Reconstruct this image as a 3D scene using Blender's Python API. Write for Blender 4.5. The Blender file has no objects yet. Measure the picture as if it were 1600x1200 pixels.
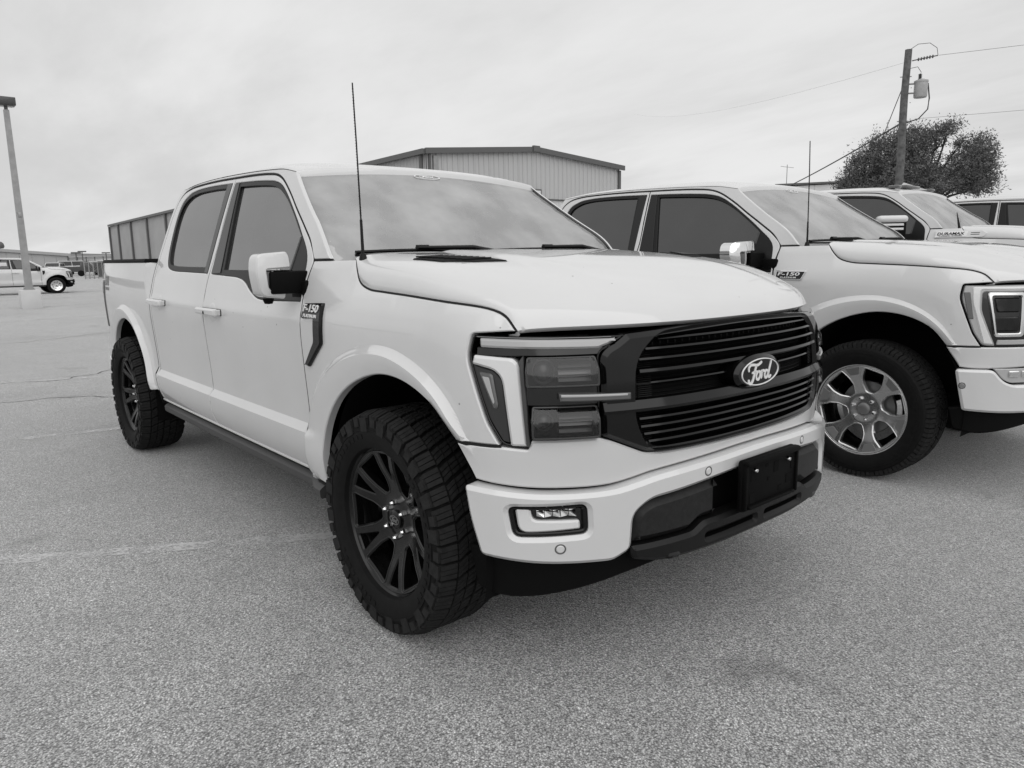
import bpy, bmesh, math, random
import numpy as np
from mathutils import Vector, Matrix
from mathutils.geometry import delaunay_2d_cdt

SC = bpy.context.scene
COL = SC.collection
rng = np.random.default_rng(7)

# ------------------------------------------------------------------ camera
CAM_LOC = (2.3282, -2.318, 1.4133)
YAW, PITCH, ROLL, FPX = 2.4378, 0.1732, -0.0162, 1148.59
def camera():
    cy, sy, cp, sp = math.cos(YAW), math.sin(YAW), math.cos(PITCH), math.sin(PITCH)
    fw = Vector((cy*cp, sy*cp, -sp)); rt = Vector((sy, -cy, 0)); up = rt.cross(fw)
    cr, sr = math.cos(ROLL), math.sin(ROLL)
    r2 = rt*cr + up*sr; u2 = up*cr - rt*sr
    cd = bpy.data.cameras.new('camera'); co = bpy.data.objects.new('camera', cd); COL.objects.link(co)
    co.matrix_world = Matrix(((r2.x, u2.x, -fw.x, CAM_LOC[0]), (r2.y, u2.y, -fw.y, CAM_LOC[1]), (r2.z, u2.z, -fw.z, CAM_LOC[2]), (0, 0, 0, 1)))
    cd.sensor_fit = 'HORIZONTAL'; cd.sensor_width = 36; cd.lens = 36*FPX/1600
    cd.clip_start = .05; cd.clip_end = 3000
    SC.camera = co
camera()

# ------------------------------------------------------------------ sky, sun, exposure
SUN_EL, SUN_AZ = math.radians(52), math.radians(-20)      # azimuth from +X towards +Y
def world():
    w = bpy.data.worlds.new('World'); SC.world = w; w.use_nodes = True
    nt = w.node_tree; nt.nodes.clear(); N = nt.nodes.new; L = nt.links.new
    out = N('ShaderNodeOutputWorld'); bg = N('ShaderNodeBackground')
    sky = N('ShaderNodeTexSky'); sky.sky_type = 'NISHITA'; sky.sun_disc = False
    sky.sun_elevation = SUN_EL; sky.sun_rotation = math.radians(90) - SUN_AZ
    sky.air_density = 1.0; sky.dust_density = 3.0
    bw = N('ShaderNodeRGBToBW'); L(sky.outputs[0], bw.inputs[0])
    tc = N('ShaderNodeTexCoord'); sep = N('ShaderNodeSeparateXYZ'); L(tc.outputs['Generated'], sep.inputs[0])
    def math_(op, a, b=None, clamp=False):
        n = N('ShaderNodeMath'); n.operation = op; n.use_clamp = clamp
        for i, x in enumerate((a, b)):
            if x is None: continue
            if isinstance(x, (int, float)): n.inputs[i].default_value = x
            else: L(x, n.inputs[i])
        return n.outputs[0]
    zc = math_('MAXIMUM', sep.outputs[2], 0.0)
    den = math_('ADD', zc, 0.16)
    px = math_('DIVIDE', sep.outputs[0], den); py = math_('DIVIDE', sep.outputs[1], den)
    cmb = N('ShaderNodeCombineXYZ'); L(px, cmb.inputs[0]); L(py, cmb.inputs[1])
    mp = N('ShaderNodeMapping'); mp.inputs['Rotation'].default_value = (0, 0, math.radians(40)); mp.inputs['Scale'].default_value = (.42, 1.0, 1); L(cmb.outputs[0], mp.inputs[0])
    n1 = N('ShaderNodeTexNoise'); n1.inputs['Scale'].default_value = .85; n1.inputs['Detail'].default_value = 8; n1.inputs['Roughness'].default_value = .56; n1.inputs['Distortion'].default_value = .35; L(mp.outputs[0], n1.inputs['Vector'])
    n2 = N('ShaderNodeTexNoise'); n2.inputs['Scale'].default_value = 2.6; n2.inputs['Detail'].default_value = 6; n2.inputs['Roughness'].default_value = .6; L(mp.outputs[0], n2.inputs['Vector'])
    s = math_('ADD', math_('MULTIPLY', n1.outputs[0], .75), math_('MULTIPLY', n2.outputs[0], .25))
    mr = N('ShaderNodeMapRange'); mr.interpolation_type = 'SMOOTHSTEP'
    mr.inputs['From Min'].default_value = .33; mr.inputs['From Max'].default_value = .66
    mr.inputs['To Min'].default_value = 7.5; mr.inputs['To Max'].default_value = 9.7; L(s, mr.inputs['Value'])
    # cloud deck lit from above: a little brighter towards the zenith than a clear sky
    mx = N('ShaderNodeMix'); mx.data_type = 'FLOAT'; mx.inputs[0].default_value = .965
    L(bw.outputs[0], mx.inputs[2]); L(mr.outputs[0], mx.inputs[3])
    L(mx.outputs[0], bg.inputs['Color']); bg.inputs['Strength'].default_value = 0.087
    L(bg.outputs[0], out.inputs[0])
world()
def sun():
    ld = bpy.data.lights.new('sun', 'SUN'); ld.energy = 1.2; ld.angle = math.radians(85); ld.color = (1, .995, .99)
    o = bpy.data.objects.new('sun', ld); COL.objects.link(o)
    d = Vector((math.cos(SUN_EL)*math.cos(SUN_AZ), math.cos(SUN_EL)*math.sin(SUN_AZ), math.sin(SUN_EL)))
    o.rotation_euler = d.to_track_quat('Z', 'Y').to_euler(); o.location = d*50
sun()
SC.view_settings.view_transform = 'Standard'; SC.view_settings.look = 'None'
SC.view_settings.exposure = 0.0; SC.view_settings.gamma = 1.0; SC.view_settings.use_curve_mapping = False
SC.cycles.max_bounces = 8; SC.cycles.transparent_max_bounces = 12
SC.cycles.use_adaptive_sampling = True; SC.cycles.adaptive_threshold = .008
SC.cycles.use_denoising = True; SC.cycles.denoiser = 'OPENIMAGEDENOISE'; SC.cycles.denoising_input_passes = 'RGB_ALBEDO_NORMAL'; SC.cycles.denoising_prefilter = 'ACCURATE'

# ------------------------------------------------------------------ materials
def mat(name, c, rough=.5, metal=0., coat=0., spec=.5, noise=None, bump=None, emit=0.):
    m = bpy.data.materials.new(name); m.use_nodes = True
    nt = m.node_tree; b = nt.nodes['Principled BSDF']; N = nt.nodes.new; L = nt.links.new
    b.inputs['Base Color'].default_value = (c, c, c, 1); b.inputs['Roughness'].default_value = rough
    b.inputs['Metallic'].default_value = metal; b.inputs['Coat Weight'].default_value = coat
    b.inputs['Coat Roughness'].default_value = .04; b.inputs['Specular IOR Level'].default_value = spec
    if emit: b.inputs['Emission Color'].default_value = (1, 1, 1, 1); b.inputs['Emission Strength'].default_value = emit
    tc = N('ShaderNodeTexCoord')
    if noise:                                   # (scale, amount, detail)
        n = N('ShaderNodeTexNoise'); n.inputs['Scale'].default_value = noise[0]; n.inputs['Detail'].default_value = noise[2]; L(tc.outputs['Object'], n.inputs['Vector'])
        r = N('ShaderNodeMapRange'); r.inputs['From Min'].default_value = .3; r.inputs['From Max'].default_value = .7
        r.inputs['To Min'].default_value = c*(1-noise[1]); r.inputs['To Max'].default_value = c*(1+noise[1]); L(n.outputs[0], r.inputs['Value'])
        L(r.outputs[0], b.inputs['Base Color'])
    if bump:                                    # (scale, strength, distance)
        n = N('ShaderNodeTexNoise'); n.inputs['Scale'].default_value = bump[0]; n.inputs['Detail'].default_value = 3; L(tc.outputs['Object'], n.inputs['Vector'])
        bp = N('ShaderNodeBump'); bp.inputs['Strength'].default_value = bump[1]; bp.inputs['Distance'].default_value = bump[2]; L(n.outputs[0], bp.inputs['Height']); L(bp.outputs[0], b.inputs['Normal'])
    return m

def paint(name, c):
    """white car paint under clear coat, with dried bug and dirt specks"""
    m = mat(name, c, .40, 0, 1.0); nt = m.node_tree; b = nt.nodes['Principled BSDF']; N = nt.nodes.new; L = nt.links.new
    b.inputs['Coat Roughness'].default_value = .03; b.inputs['Coat IOR'].default_value = 1.65
    tc = N('ShaderNodeTexCoord')
    v = N('ShaderNodeTexVoronoi'); v.inputs['Scale'].default_value = 17; v.inputs['Randomness'].default_value = 1; L(tc.outputs['Object'], v.inputs['Vector'])
    sepc = N('ShaderNodeSeparateColor'); L(v.outputs['Color'], sepc.inputs[0])
    # radius differs per cell and most cells have none
    r = N('ShaderNodeMapRange'); r.inputs['From Min'].default_value = .72; r.inputs['From Max'].default_value = 1; r.inputs['To Min'].default_value = 0; r.inputs['To Max'].default_value = .075; L(sepc.outputs[0], r.inputs['Value'])
    lt = N('ShaderNodeMath'); lt.operation = 'LESS_THAN'; L(v.outputs['Distance'], lt.inputs[0]); L(r.outputs[0], lt.inputs[1])
    n = N('ShaderNodeTexNoise'); n.inputs['Scale'].default_value = 2.2; n.inputs['Detail'].default_value = 6; L(tc.outputs['Object'], n.inputs['Vector'])
    d = N('ShaderNodeMapRange'); d.inputs['From Min'].default_value = .3; d.inputs['From Max'].default_value = .75; d.inputs['To Min'].default_value = c*1.02; d.inputs['To Max'].default_value = c*.94; L(n.outputs[0], d.inputs['Value'])
    mx = N('ShaderNodeMix'); mx.data_type = 'FLOAT'; L(lt.outputs[0], mx.inputs[0]); L(d.outputs[0], mx.inputs[2]); mx.inputs[3].default_value = .28
    L(mx.outputs[0], b.inputs['Base Color'])
    return m

def glass(name, tint, dust=0.0, ior=1.5, rough=0.0, grime=0.):
    m = bpy.data.materials.new(name); m.use_nodes = True; nt = m.node_tree; nt.nodes.clear(); N = nt.nodes.new; L = nt.links.new
    out = N('ShaderNodeOutputMaterial'); tr = N('ShaderNodeBsdfTransparent'); tr.inputs[0].default_value = (tint, tint, tint, 1)
    gl = N('ShaderNodeBsdfGlossy'); gl.inputs['Roughness'].default_value = rough; gl.inputs[0].default_value = (1, 1, 1, 1)
    fr = N('ShaderNodeFresnel'); fr.inputs[0].default_value = ior
    mx = N('ShaderNodeMixShader'); L(fr.outputs[0], mx.inputs[0]); L(tr.outputs[0], mx.inputs[1]); L(gl.outputs[0], mx.inputs[2])
    last = mx
    if dust or grime:
        tc = N('ShaderNodeTexCoord')
        n = N('ShaderNodeTexNoise'); n.inputs['Scale'].default_value = 4; n.inputs['Detail'].default_value = 8; L(tc.outputs['Object'], n.inputs['Vector'])
        r = N('ShaderNodeMapRange'); r.inputs['From Min'].default_value = .35; r.inputs['From Max'].default_value = .7; r.inputs['To Min'].default_value = dust*.6; r.inputs['To Max'].default_value = dust*1.3; L(n.outputs[0], r.inputs['Value'])
        v = N('ShaderNodeTexVoronoi'); v.inputs['Scale'].default_value = 42; L(tc.outputs['Object'], v.inputs['Vector'])
        sc_ = N('ShaderNodeSeparateColor'); L(v.outputs['Color'], sc_.inputs[0])
        rr = N('ShaderNodeMapRange'); rr.inputs['From Min'].default_value = .6; rr.inputs['From Max'].default_value = 1; rr.inputs['To Min'].default_value = 0; rr.inputs['To Max'].default_value = .11; L(sc_.outputs[0], rr.inputs['Value'])
        lt = N('ShaderNodeMath'); lt.operation = 'LESS_THAN'; L(v.outputs['Distance'], lt.inputs[0]); L(rr.outputs[0], lt.inputs[1])
        ad = N('ShaderNodeMath'); ad.operation = 'MULTIPLY_ADD'; L(lt.outputs[0], ad.inputs[0]); ad.inputs[1].default_value = grime; L(r.outputs[0], ad.inputs[2])
        df = N('ShaderNodeBsdfDiffuse'); df.inputs[0].default_value = (.6, .6, .6, 1)
        m2 = N('ShaderNodeMixShader'); L(ad.outputs[0], m2.inputs[0]); L(last.outputs[0], m2.inputs[1]); L(df.outputs[0], m2.inputs[2]); last = m2
    L(last.outputs[0], out.inputs[0])
    return m

def asphalt():
    m = bpy.data.materials.new('asphalt'); m.use_nodes = True; nt = m.node_tree; b = nt.nodes['Principled BSDF']; N = nt.nodes.new; L = nt.links.new
    tc = N('ShaderNodeTexCoord'); P_ = tc.outputs['Object']
    def noise(sc, det=4, ro=.55):
        n = N('ShaderNodeTexNoise'); n.inputs['Scale'].default_value = sc; n.inputs['Detail'].default_value = det; n.inputs['Roughness'].default_value = ro; L(P_, n.inputs['Vector']); return n.outputs[0]
    def rng_(x, a, b_, c, d):
        r = N('ShaderNodeMapRange'); L(x, r.inputs['Value'])
        for k, q in zip(('From Min', 'From Max', 'To Min', 'To Max'), (a, b_, c, d)): r.inputs[k].default_value = q
        return r.outputs[0]
    def mul(a, b_):
        n = N('ShaderNodeMath'); n.operation = 'MULTIPLY'; L(a, n.inputs[0])
        if isinstance(b_, float): n.inputs[1].default_value = b_
        else: L(b_, n.inputs[1])
        return n.outputs[0]
    v = N('ShaderNodeTexVoronoi'); v.inputs['Scale'].default_value = 165; L(P_, v.inputs['Vector'])
    sc_ = N('ShaderNodeSeparateColor'); L(v.outputs['Color'], sc_.inputs[0])
    stone = rng_(sc_.outputs[0], 0, 1, .30, 1.75)
    gap = rng_(v.outputs['Distance'], .30, .75, 1.0, .28)
    speck = rng_(noise(140, 5, .75), .37, .63, .40, 1.62)
    fine = rng_(noise(260, 2, .6), .3, .7, .72, 1.28)
    big = rng_(noise(.55, 6, .6), .3, .7, .88, 1.10)
    mid = rng_(noise(3.5, 5, .6), .3, .7, .90, 1.10)
    coarse = rng_(noise(36, 3, .6), .35, .65, .92, 1.08)
    col = mul(mul(mul(mul(mul(mul(stone, gap), speck), big), mid), fine), coarse)
    stain = rng_(noise(.33, 6, .7), .52, .68, 1.0, .72)
    spot = rng_(noise(1.3, 4, .6), .64, .70, 1.0, .62)
    wear = rng_(noise(.12, 4, .55), .3, .7, .84, 1.14)
    v2 = N('ShaderNodeTexVoronoi'); v2.inputs['Scale'].default_value = 52; L(P_, v2.inputs['Vector'])
    s2 = N('ShaderNodeSeparateColor'); L(v2.outputs['Color'], s2.inputs[0])
    near_ = rng_(v2.outputs['Distance'], .22, .34, 1.0, 0.0)
    pale = mul(near_, rng_(s2.outputs[0], .90, .93, 0.0, .75)); dark = mul(near_, rng_(s2.outputs[1], .92, .95, 0.0, .7))
    add1 = N('ShaderNodeMath'); add1.operation = 'ADD'; add1.inputs[0].default_value = 1.0; L(pale, add1.inputs[1])
    sub1 = N('ShaderNodeMath'); sub1.operation = 'SUBTRACT'; L(add1.outputs[0], sub1.inputs[0]); L(dark, sub1.inputs[1])
    col = mul(col, sub1.outputs[0])
    col = mul(mul(mul(mul(col, stain), spot), wear), ASPHALT)
    L(col, b.inputs['Base Color']); b.inputs['Roughness'].default_value = .7; b.inputs['Specular IOR Level'].default_value = .5; b.inputs['Sheen Weight'].default_value = .6; b.inputs['Sheen Roughness'].default_value = .5
    bp = N('ShaderNodeBump'); bp.inputs['Strength'].default_value = .8; bp.inputs['Distance'].default_value = .006; bp.invert = True
    L(v.outputs['Distance'], bp.inputs['Height']); L(bp.outputs[0], b.inputs['Normal'])
    return m
ASPHALT = .41

def worn_paint():
    """old white stall paint: flakes left on the stones, asphalt between"""
    m = mat('worn_road_paint', .72, .8); nt = m.node_tree; N = nt.nodes.new; L = nt.links.new; b = nt.nodes['Principled BSDF']
    out = nt.nodes['Material Output']; tr = N('ShaderNodeBsdfTransparent'); mx = N('ShaderNodeMixShader'); tc = N('ShaderNodeTexCoord')
    n = N('ShaderNodeTexNoise'); n.inputs['Scale'].default_value = 55; n.inputs['Detail'].default_value = 5; n.inputs['Roughness'].default_value = .7; L(tc.outputs['Object'], n.inputs['Vector'])
    n2 = N('ShaderNodeTexNoise'); n2.inputs['Scale'].default_value = 5; n2.inputs['Detail'].default_value = 4; L(tc.outputs['Object'], n2.inputs['Vector'])
    a = N('ShaderNodeMath'); a.operation = 'ADD'; L(n.outputs[0], a.inputs[0]); L(n2.outputs[0], a.inputs[1])
    r = N('ShaderNodeMapRange'); r.inputs['From Min'].default_value = .92; r.inputs['From Max'].default_value = 1.10; r.inputs['To Max'].default_value = .62; L(a.outputs[0], r.inputs['Value'])
    L(r.outputs[0], mx.inputs[0]); L(tr.outputs[0], mx.inputs[1]); L(b.outputs[0], mx.inputs[2]); L(mx.outputs[0], out.inputs[0])
    return m

M = {}
M['white'] = paint('white_paint', .66)
M['black_gloss'] = mat('gloss_black_plastic', .003, .10, 0, 0, .40)
M['black_trim'] = mat('satin_black_trim', .006, .42, spec=.28)
M['black_plastic'] = mat('black_plastic', .0035, .65, spec=.10, bump=(400, .25, .001))
M['grey_plastic'] = mat('dark_grey_plastic', .05, .5, bump=(500, .3, .001))
M['grain'] = mat('grained_bumper_plastic', .012, .5, spec=.35, noise=(60, .35, 6), bump=(350, .35, .001))
M['void'] = mat('matt_black', .006, .95, spec=.1)
M['rubber'] = mat('tyre_rubber', .0055, .75, spec=.22, noise=(30, .3, 5), bump=(220, .25, .001))
M['tread'] = mat('dusty_tread_rubber', .014, .8, spec=.3, noise=(40, .4, 5), bump=(220, .25, .001))
M['edge_black'] = mat('black_edge_highlight', .03, .3, .2, .2)
M['rim_black'] = mat('gloss_black_alloy', .004, .2, .0, .1, .4)
M['rim_grey'] = mat('grey_painted_alloy', .62, .2, .9)
M['rim_bright'] = mat('machined_alloy', .72, .2, 1.)
M['chrome'] = mat('chrome', .82, .08, 1.)
M['dull_metal'] = mat('dull_metal', .3, .5, .8)
M['drl'] = mat('white_light_guide', .72, .25, 0, .6)
M['drl_grey'] = mat('grey_light_guide', .42, .25, 0, .6)
M['lamp_dark'] = mat('dark_lamp_bowl', .008, .12, .1, .35)
M['lamp_web'] = mat('smoked_lamp_web', .03, .3, .1, .3)
M['lamp_mid'] = mat('smoked_reflector', .12, .25, .3, .5)
M['lamp_red'] = mat('dark_tail_lens', .09, .15, 0, .6)
M['white_letter'] = mat('white_letter', .8, .4)
M['grey_letter'] = mat('grey_letter', .2, .5)
M['glass_side'] = glass('tinted_glass', .26, .05, 3.1)
M['glass_dark'] = glass('dark_privacy_glass', .04, .02, 1.85)
M['glass_front'] = glass('windscreen_glass', .86, .46, 3.5, .012, grime=.28)
M['lens'] = glass('clear_lens', .93, .0, 1.45)
M['frit'] = mat('black_glass_border', .035, .5)
M['cabin'] = mat('grey_cabin_trim', .26, .8)
M['seat'] = mat('grey_leather', .42, .6)
M['headliner'] = mat('pale_headliner', .7, .9)
M['mirror_glass'] = mat('mirror_glass', .7, .02, 1.)
M['seal'] = mat('seam_rubber_shade', .02, .8, spec=.2)
M['steel_wall'] = mat('grey_wall_sheet', .50, .55, .0, noise=(.12, .04, 2))
M['steel_side'] = mat('dusty_wall_sheet', .40, .6, .0, noise=(.3, .10, 4))
M['steel_trim'] = mat('dark_steel_trim', .11, .5)
M['steel_pale'] = mat('pale_wall_sheet', .7, .6, noise=(.5, .06, 4))
M['roof_sheet'] = mat('roof_sheet', .40, .5)
M['concrete'] = mat('white_concrete', .62, .85, noise=(3, .05, 4), bump=(40, .2, .002))
M['galv'] = mat('galvanised_steel', .34, .5, .35, noise=(6, .12, 4))
M['wood'] = mat('weathered_pole_wood', .12, .9, noise=(9, .4, 6), bump=(30, .6, .01))
M['bark'] = mat('bark', .06, .95, noise=(12, .4, 5), bump=(20, .8, .02))
M['lens_block'] = glass('clear_lens_block', .80, 0., 1.6)
M['leaf'] = mat('leaf', .14, .6, noise=(1.2, .35, 3))
M['wire'] = mat('wire', .05, .6)
M['wire_pale'] = mat('bare_wire', .22, .5)
M['pale_metal'] = mat('pale_enamel', .42, .45, noise=(8, .1, 4))
M['far_dark'] = mat('far_dark_paint', .05, .3, 0, .4)
M['far_white'] = mat('far_white_paint', .62, .35, 0, .4)
M['far_glass'] = mat('far_window', .03, .1)
M['hill'] = mat('dry_field', .16, .95, noise=(.05, .3, 4))
M['tar'] = mat('crack_tar', .035, .7)
M['asphalt'] = asphalt()
M['paint_line'] = worn_paint()

# ------------------------------------------------------------------ scene graph helpers
def link(name, data, parent=None, loc=None):
    o = bpy.data.objects.new(name, data); COL.objects.link(o)
    if parent is not None: o.parent = parent
    if loc is not None: o.location = loc
    return o
def tag(o, label=None, cat=None, group=None, kind=None):
    if label: o['label'] = label
    if cat: o['category'] = cat
    if group: o['group'] = group
    if kind: o['kind'] = kind
    return o
def empty(name, loc=(0, 0, 0), rz=0., parent=None):
    o = link(name, None, parent, loc); o.rotation_euler = (0, 0, rz); o.empty_display_size = .1
    return o
def mk(name, V, F, m, sharp=32, mats=None):
    me = bpy.data.meshes.new(name); me.from_pydata([tuple(map(float, v)) for v in V], [], [tuple(map(int, f)) for f in F])
    me.validate(); me.update()
    me.materials.append(m)
    if sharp is not None:
        me.shade_smooth(); me.set_sharp_from_angle(angle=math.radians(sharp))
    return me
class MB:
    def __init__(s): s.v = []; s.f = []
    def add(s, V, F):
        o = len(s.v); s.v += [tuple(p) for p in V]; s.f += [tuple(i+o for i in f) for f in F]; return s
    def box(s, c, d, rot=None):
        V = [((x*d[0]/2), (y*d[1]/2), (z*d[2]/2)) for x in (-1, 1) for y in (-1, 1) for z in (-1, 1)]
        if rot is not None: V = [tuple(rot @ Vector(v)) for v in V]
        V = [(v[0]+c[0], v[1]+c[1], v[2]+c[2]) for v in V]
        return s.add(V, [(0, 1, 3, 2), (4, 6, 7, 5), (0, 4, 5, 1), (2, 3, 7, 6), (0, 2, 6, 4), (1, 5, 7, 3)])
    def rbox(s, c, d, r, seg=2, rot=None):
        bm = bmesh.new(); bmesh.ops.create_cube(bm, size=1.0)
        for v in bm.verts: v.co = Vector((v.co.x*d[0], v.co.y*d[1], v.co.z*d[2]))
        bmesh.ops.bevel(bm, geom=list(bm.edges), offset=r, segments=seg, profile=.5, affect='EDGES')
        bm.verts.index_update()
        V = [v.co.copy() for v in bm.verts]
        if rot is not None: V = [rot @ v for v in V]
        F = [tuple(v.index for v in f.verts) for f in bm.faces]; bm.free()
        return s.add([(v.x+c[0], v.y+c[1], v.z+c[2]) for v in V], F)
    def tube(s, pts, r, n=8, cap=True):
        pts = [Vector(p) for p in pts]; rs = r if isinstance(r, (list, tuple)) else [r]*len(pts); V = []; F = []
        up = Vector((0, 0, 1))
        for i, p in enumerate(pts):
            t = (pts[min(i+1, len(pts)-1)]-pts[max(i-1, 0)]).normalized()
            a = t.cross(up if abs(t.z) < .95 else Vector((1, 0, 0))).normalized(); b = t.cross(a)
            for k in range(n):
                q = 2*math.pi*k/n; V.append(tuple(p+(a*math.cos(q)+b*math.sin(q))*rs[i]))
        for i in range(len(pts)-1):
            for k in range(n): F.append((i*n+k, i*n+(k+1) % n, (i+1)*n+(k+1) % n, (i+1)*n+k))
        if cap: F.append(tuple(range(n))[::-1]); F.append(tuple((len(pts)-1)*n+k for k in range(n)))
        return s.add(V, F)
    def lathe(s, prof, n=48, c=(0, 0, 0), axis='y', closed=False):
        """prof: (radius, along axis)"""
        V = []; F = []; m = len(prof)
        for k in range(n):
            q = 2*math.pi*k/n
            for (r, h) in prof:
                if axis == 'y': V.append((c[0]+r*math.cos(q), c[1]+h, c[2]+r*math.sin(q)))
                elif axis == 'z': V.append((c[0]+r*math.cos(q), c[1]+r*math.sin(q), c[2]+h))
                else: V.append((c[0]+h, c[1]+r*math.cos(q), c[2]+r*math.sin(q)))
        for k in range(n):
            for i in range(m-1 if not closed else m):
                j = (i+1) % m; a, b = k*m, ((k+1) % n)*m
                F.append((a+i, a+j, b+j, b+i))
        return s.add(V, F)
    def grid(s, G, flip=False):
        """G: (n,m,3) array"""
        n, m = G.shape[:2]; F = []
        for i in range(n-1):
            for j in range(m-1):
                q = (i*m+j, (i+1)*m+j, (i+1)*m+j+1, i*m+j+1); F.append(q[::-1] if flip else q)
        return s.add(G.reshape(-1, 3).tolist(), F)
    def mesh(s, name, m, sharp=32): return mk(name, s.v, s.f, m, sharp)
    def obj(s, name, m, parent=None, sharp=32, loc=None): return link(name, s.mesh(name, m, sharp), parent, loc)

# ------------------------------------------------------------------ 2D outlines -> panels on a surface
def cat(P, n=8):
    P = np.asarray(P, float)
    if len(P) == 2: return P
    Q = np.vstack([2*P[0]-P[1], P, 2*P[-1]-P[-2]]); out = []
    for i in range(1, len(Q)-2):
        p0, p1, p2, p3 = Q[i-1:i+3]
        t1 = max(np.linalg.norm(p1-p0), 1e-6)**.5; t2 = t1+max(np.linalg.norm(p2-p1), 1e-6)**.5; t3 = t2+max(np.linalg.norm(p3-p2), 1e-6)**.5
        for t in np.linspace(t1, t2, n, endpoint=False):
            A1 = (t1-t)/t1*p0+t/t1*p1; A2 = (t2-t)/(t2-t1)*p1+(t-t1)/(t2-t1)*p2; A3 = (t3-t)/(t3-t2)*p2+(t-t2)/(t3-t2)*p3
            B1 = (t2-t)/t2*A1+t/t2*A2; B2 = (t3-t)/(t3-t1)*A2+(t-t1)/(t3-t1)*A3
            out.append((t2-t)/(t2-t1)*B1+(t-t1)/(t2-t1)*B2)
    out.append(P[-1]); return np.array(out)
def resamp(P, step):
    d = np.concatenate([[0], np.cumsum(np.linalg.norm(np.diff(P, axis=0), axis=1))])
    n = max(2, int(math.ceil(d[-1]/step))+1); t = np.linspace(0, d[-1], n)
    return np.stack([np.interp(t, d, P[:, 0]), np.interp(t, d, P[:, 1])], 1)
def cutends(P, a, b):
    d = np.concatenate([[0], np.cumsum(np.linalg.norm(np.diff(P, axis=0), axis=1))]); T = d[-1]
    a = min(a, .45*T); b = min(b, .45*T)
    k = (d > a+1e-9) & (d < T-b-1e-9)
    f = lambda t: np.array([np.interp(t, d, P[:, 0]), np.interp(t, d, P[:, 1])])
    return np.vstack([f(a)[None], P[k], f(T-b)[None]])
def area(L): x, y = L[:, 0], L[:, 1]; return .5*np.sum(x*np.roll(y, -1)-np.roll(x, -1)*y)
def loop(pts, r=0., step=.03):
    """closed outline: plain points are corners (optional own fillet radius), points marked 's' are passed smoothly"""
    n = len(pts); cor = [i for i, p in enumerate(pts) if not (len(p) > 2 and p[2] == 's')]
    P = [np.array(p[:2], float) for p in pts]
    if not cor:
        q = cat(np.array(P[-2:]+P+P[:3]), 8); q = q[16:-16]; return resamp(q, step)[:-1] if area(q) > 0 else resamp(q, step)[:-1][::-1]
    spans = []
    for a, i in enumerate(cor):
        j = cor[(a+1) % len(cor)]; idx = [i]; k = (i+1) % n
        while True:
            idx.append(k)
            if k == j: break
            k = (k+1) % n
        ri = pts[i][2] if len(pts[i]) > 2 else r; rj = pts[j][2] if len(pts[j]) > 2 else r
        Q = resamp(cat(np.array([P[q] for q in idx])), step)
        spans.append((cutends(Q, ri, rj), P[j], rj))
    out = []
    for a, (Q, cpt, rj) in enumerate(spans):
        nxt = spans[(a+1) % len(spans)][0][0]
        out += list(Q) if rj > 1e-6 else list(Q[:-1])
        if rj > 1e-6:
            A, B = Q[-1], nxt
            for t in (.2, .4, .6, .8): out.append((1-t)**2*A+2*t*(1-t)*cpt+t*t*B)
            if np.linalg.norm(out[-1]-B) < 1e-6: out.pop()
    L = np.array(out); keep = np.linalg.norm(L-np.roll(L, 1, axis=0), axis=1) > 1e-5; L = L[keep]
    return L if area(L) > 0 else L[::-1].copy()
def inset(L, g):
    a = np.roll(L, 1, axis=0); b = np.roll(L, -1, axis=0)
    e1 = L-a; e2 = b-L; e1 /= np.linalg.norm(e1, axis=1)[:, None]; e2 /= np.linalg.norm(e2, axis=1)[:, None]
    n1 = np.stack([-e1[:, 1], e1[:, 0]], 1); n2 = np.stack([-e2[:, 1], e2[:, 0]], 1); m = n1+n2; m /= np.maximum(np.linalg.norm(m, axis=1)[:, None], 1e-6)
    c = np.maximum((m*n1).sum(1), .5)[:, None]
    return L+m*g/c
def inpoly(Q, L):
    x, y = Q[:, 0], Q[:, 1]; c = np.zeros(len(Q), bool)
    x1, y1 = L[:, 0], L[:, 1]; x2, y2 = np.roll(x1, -1), np.roll(y1, -1)
    for a, b, u, v in zip(x1, y1, x2, y2):
        if b == v: continue
        k = ((b > y) != (v > y)) & (x < (u-a)*(y-b)/(v-b)+a); c ^= k
    return c
def neardist(Q, L):
    d = np.full(len(Q), 1e9); A = L; B = np.roll(L, -1, axis=0)
    for a, b in zip(A, B):
        ab = b-a; t = np.clip(((Q-a)@ab)/max(ab@ab, 1e-12), 0, 1); d = np.minimum(d, np.linalg.norm(Q-a-t[:, None]*ab, axis=1))
    return d
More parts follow.
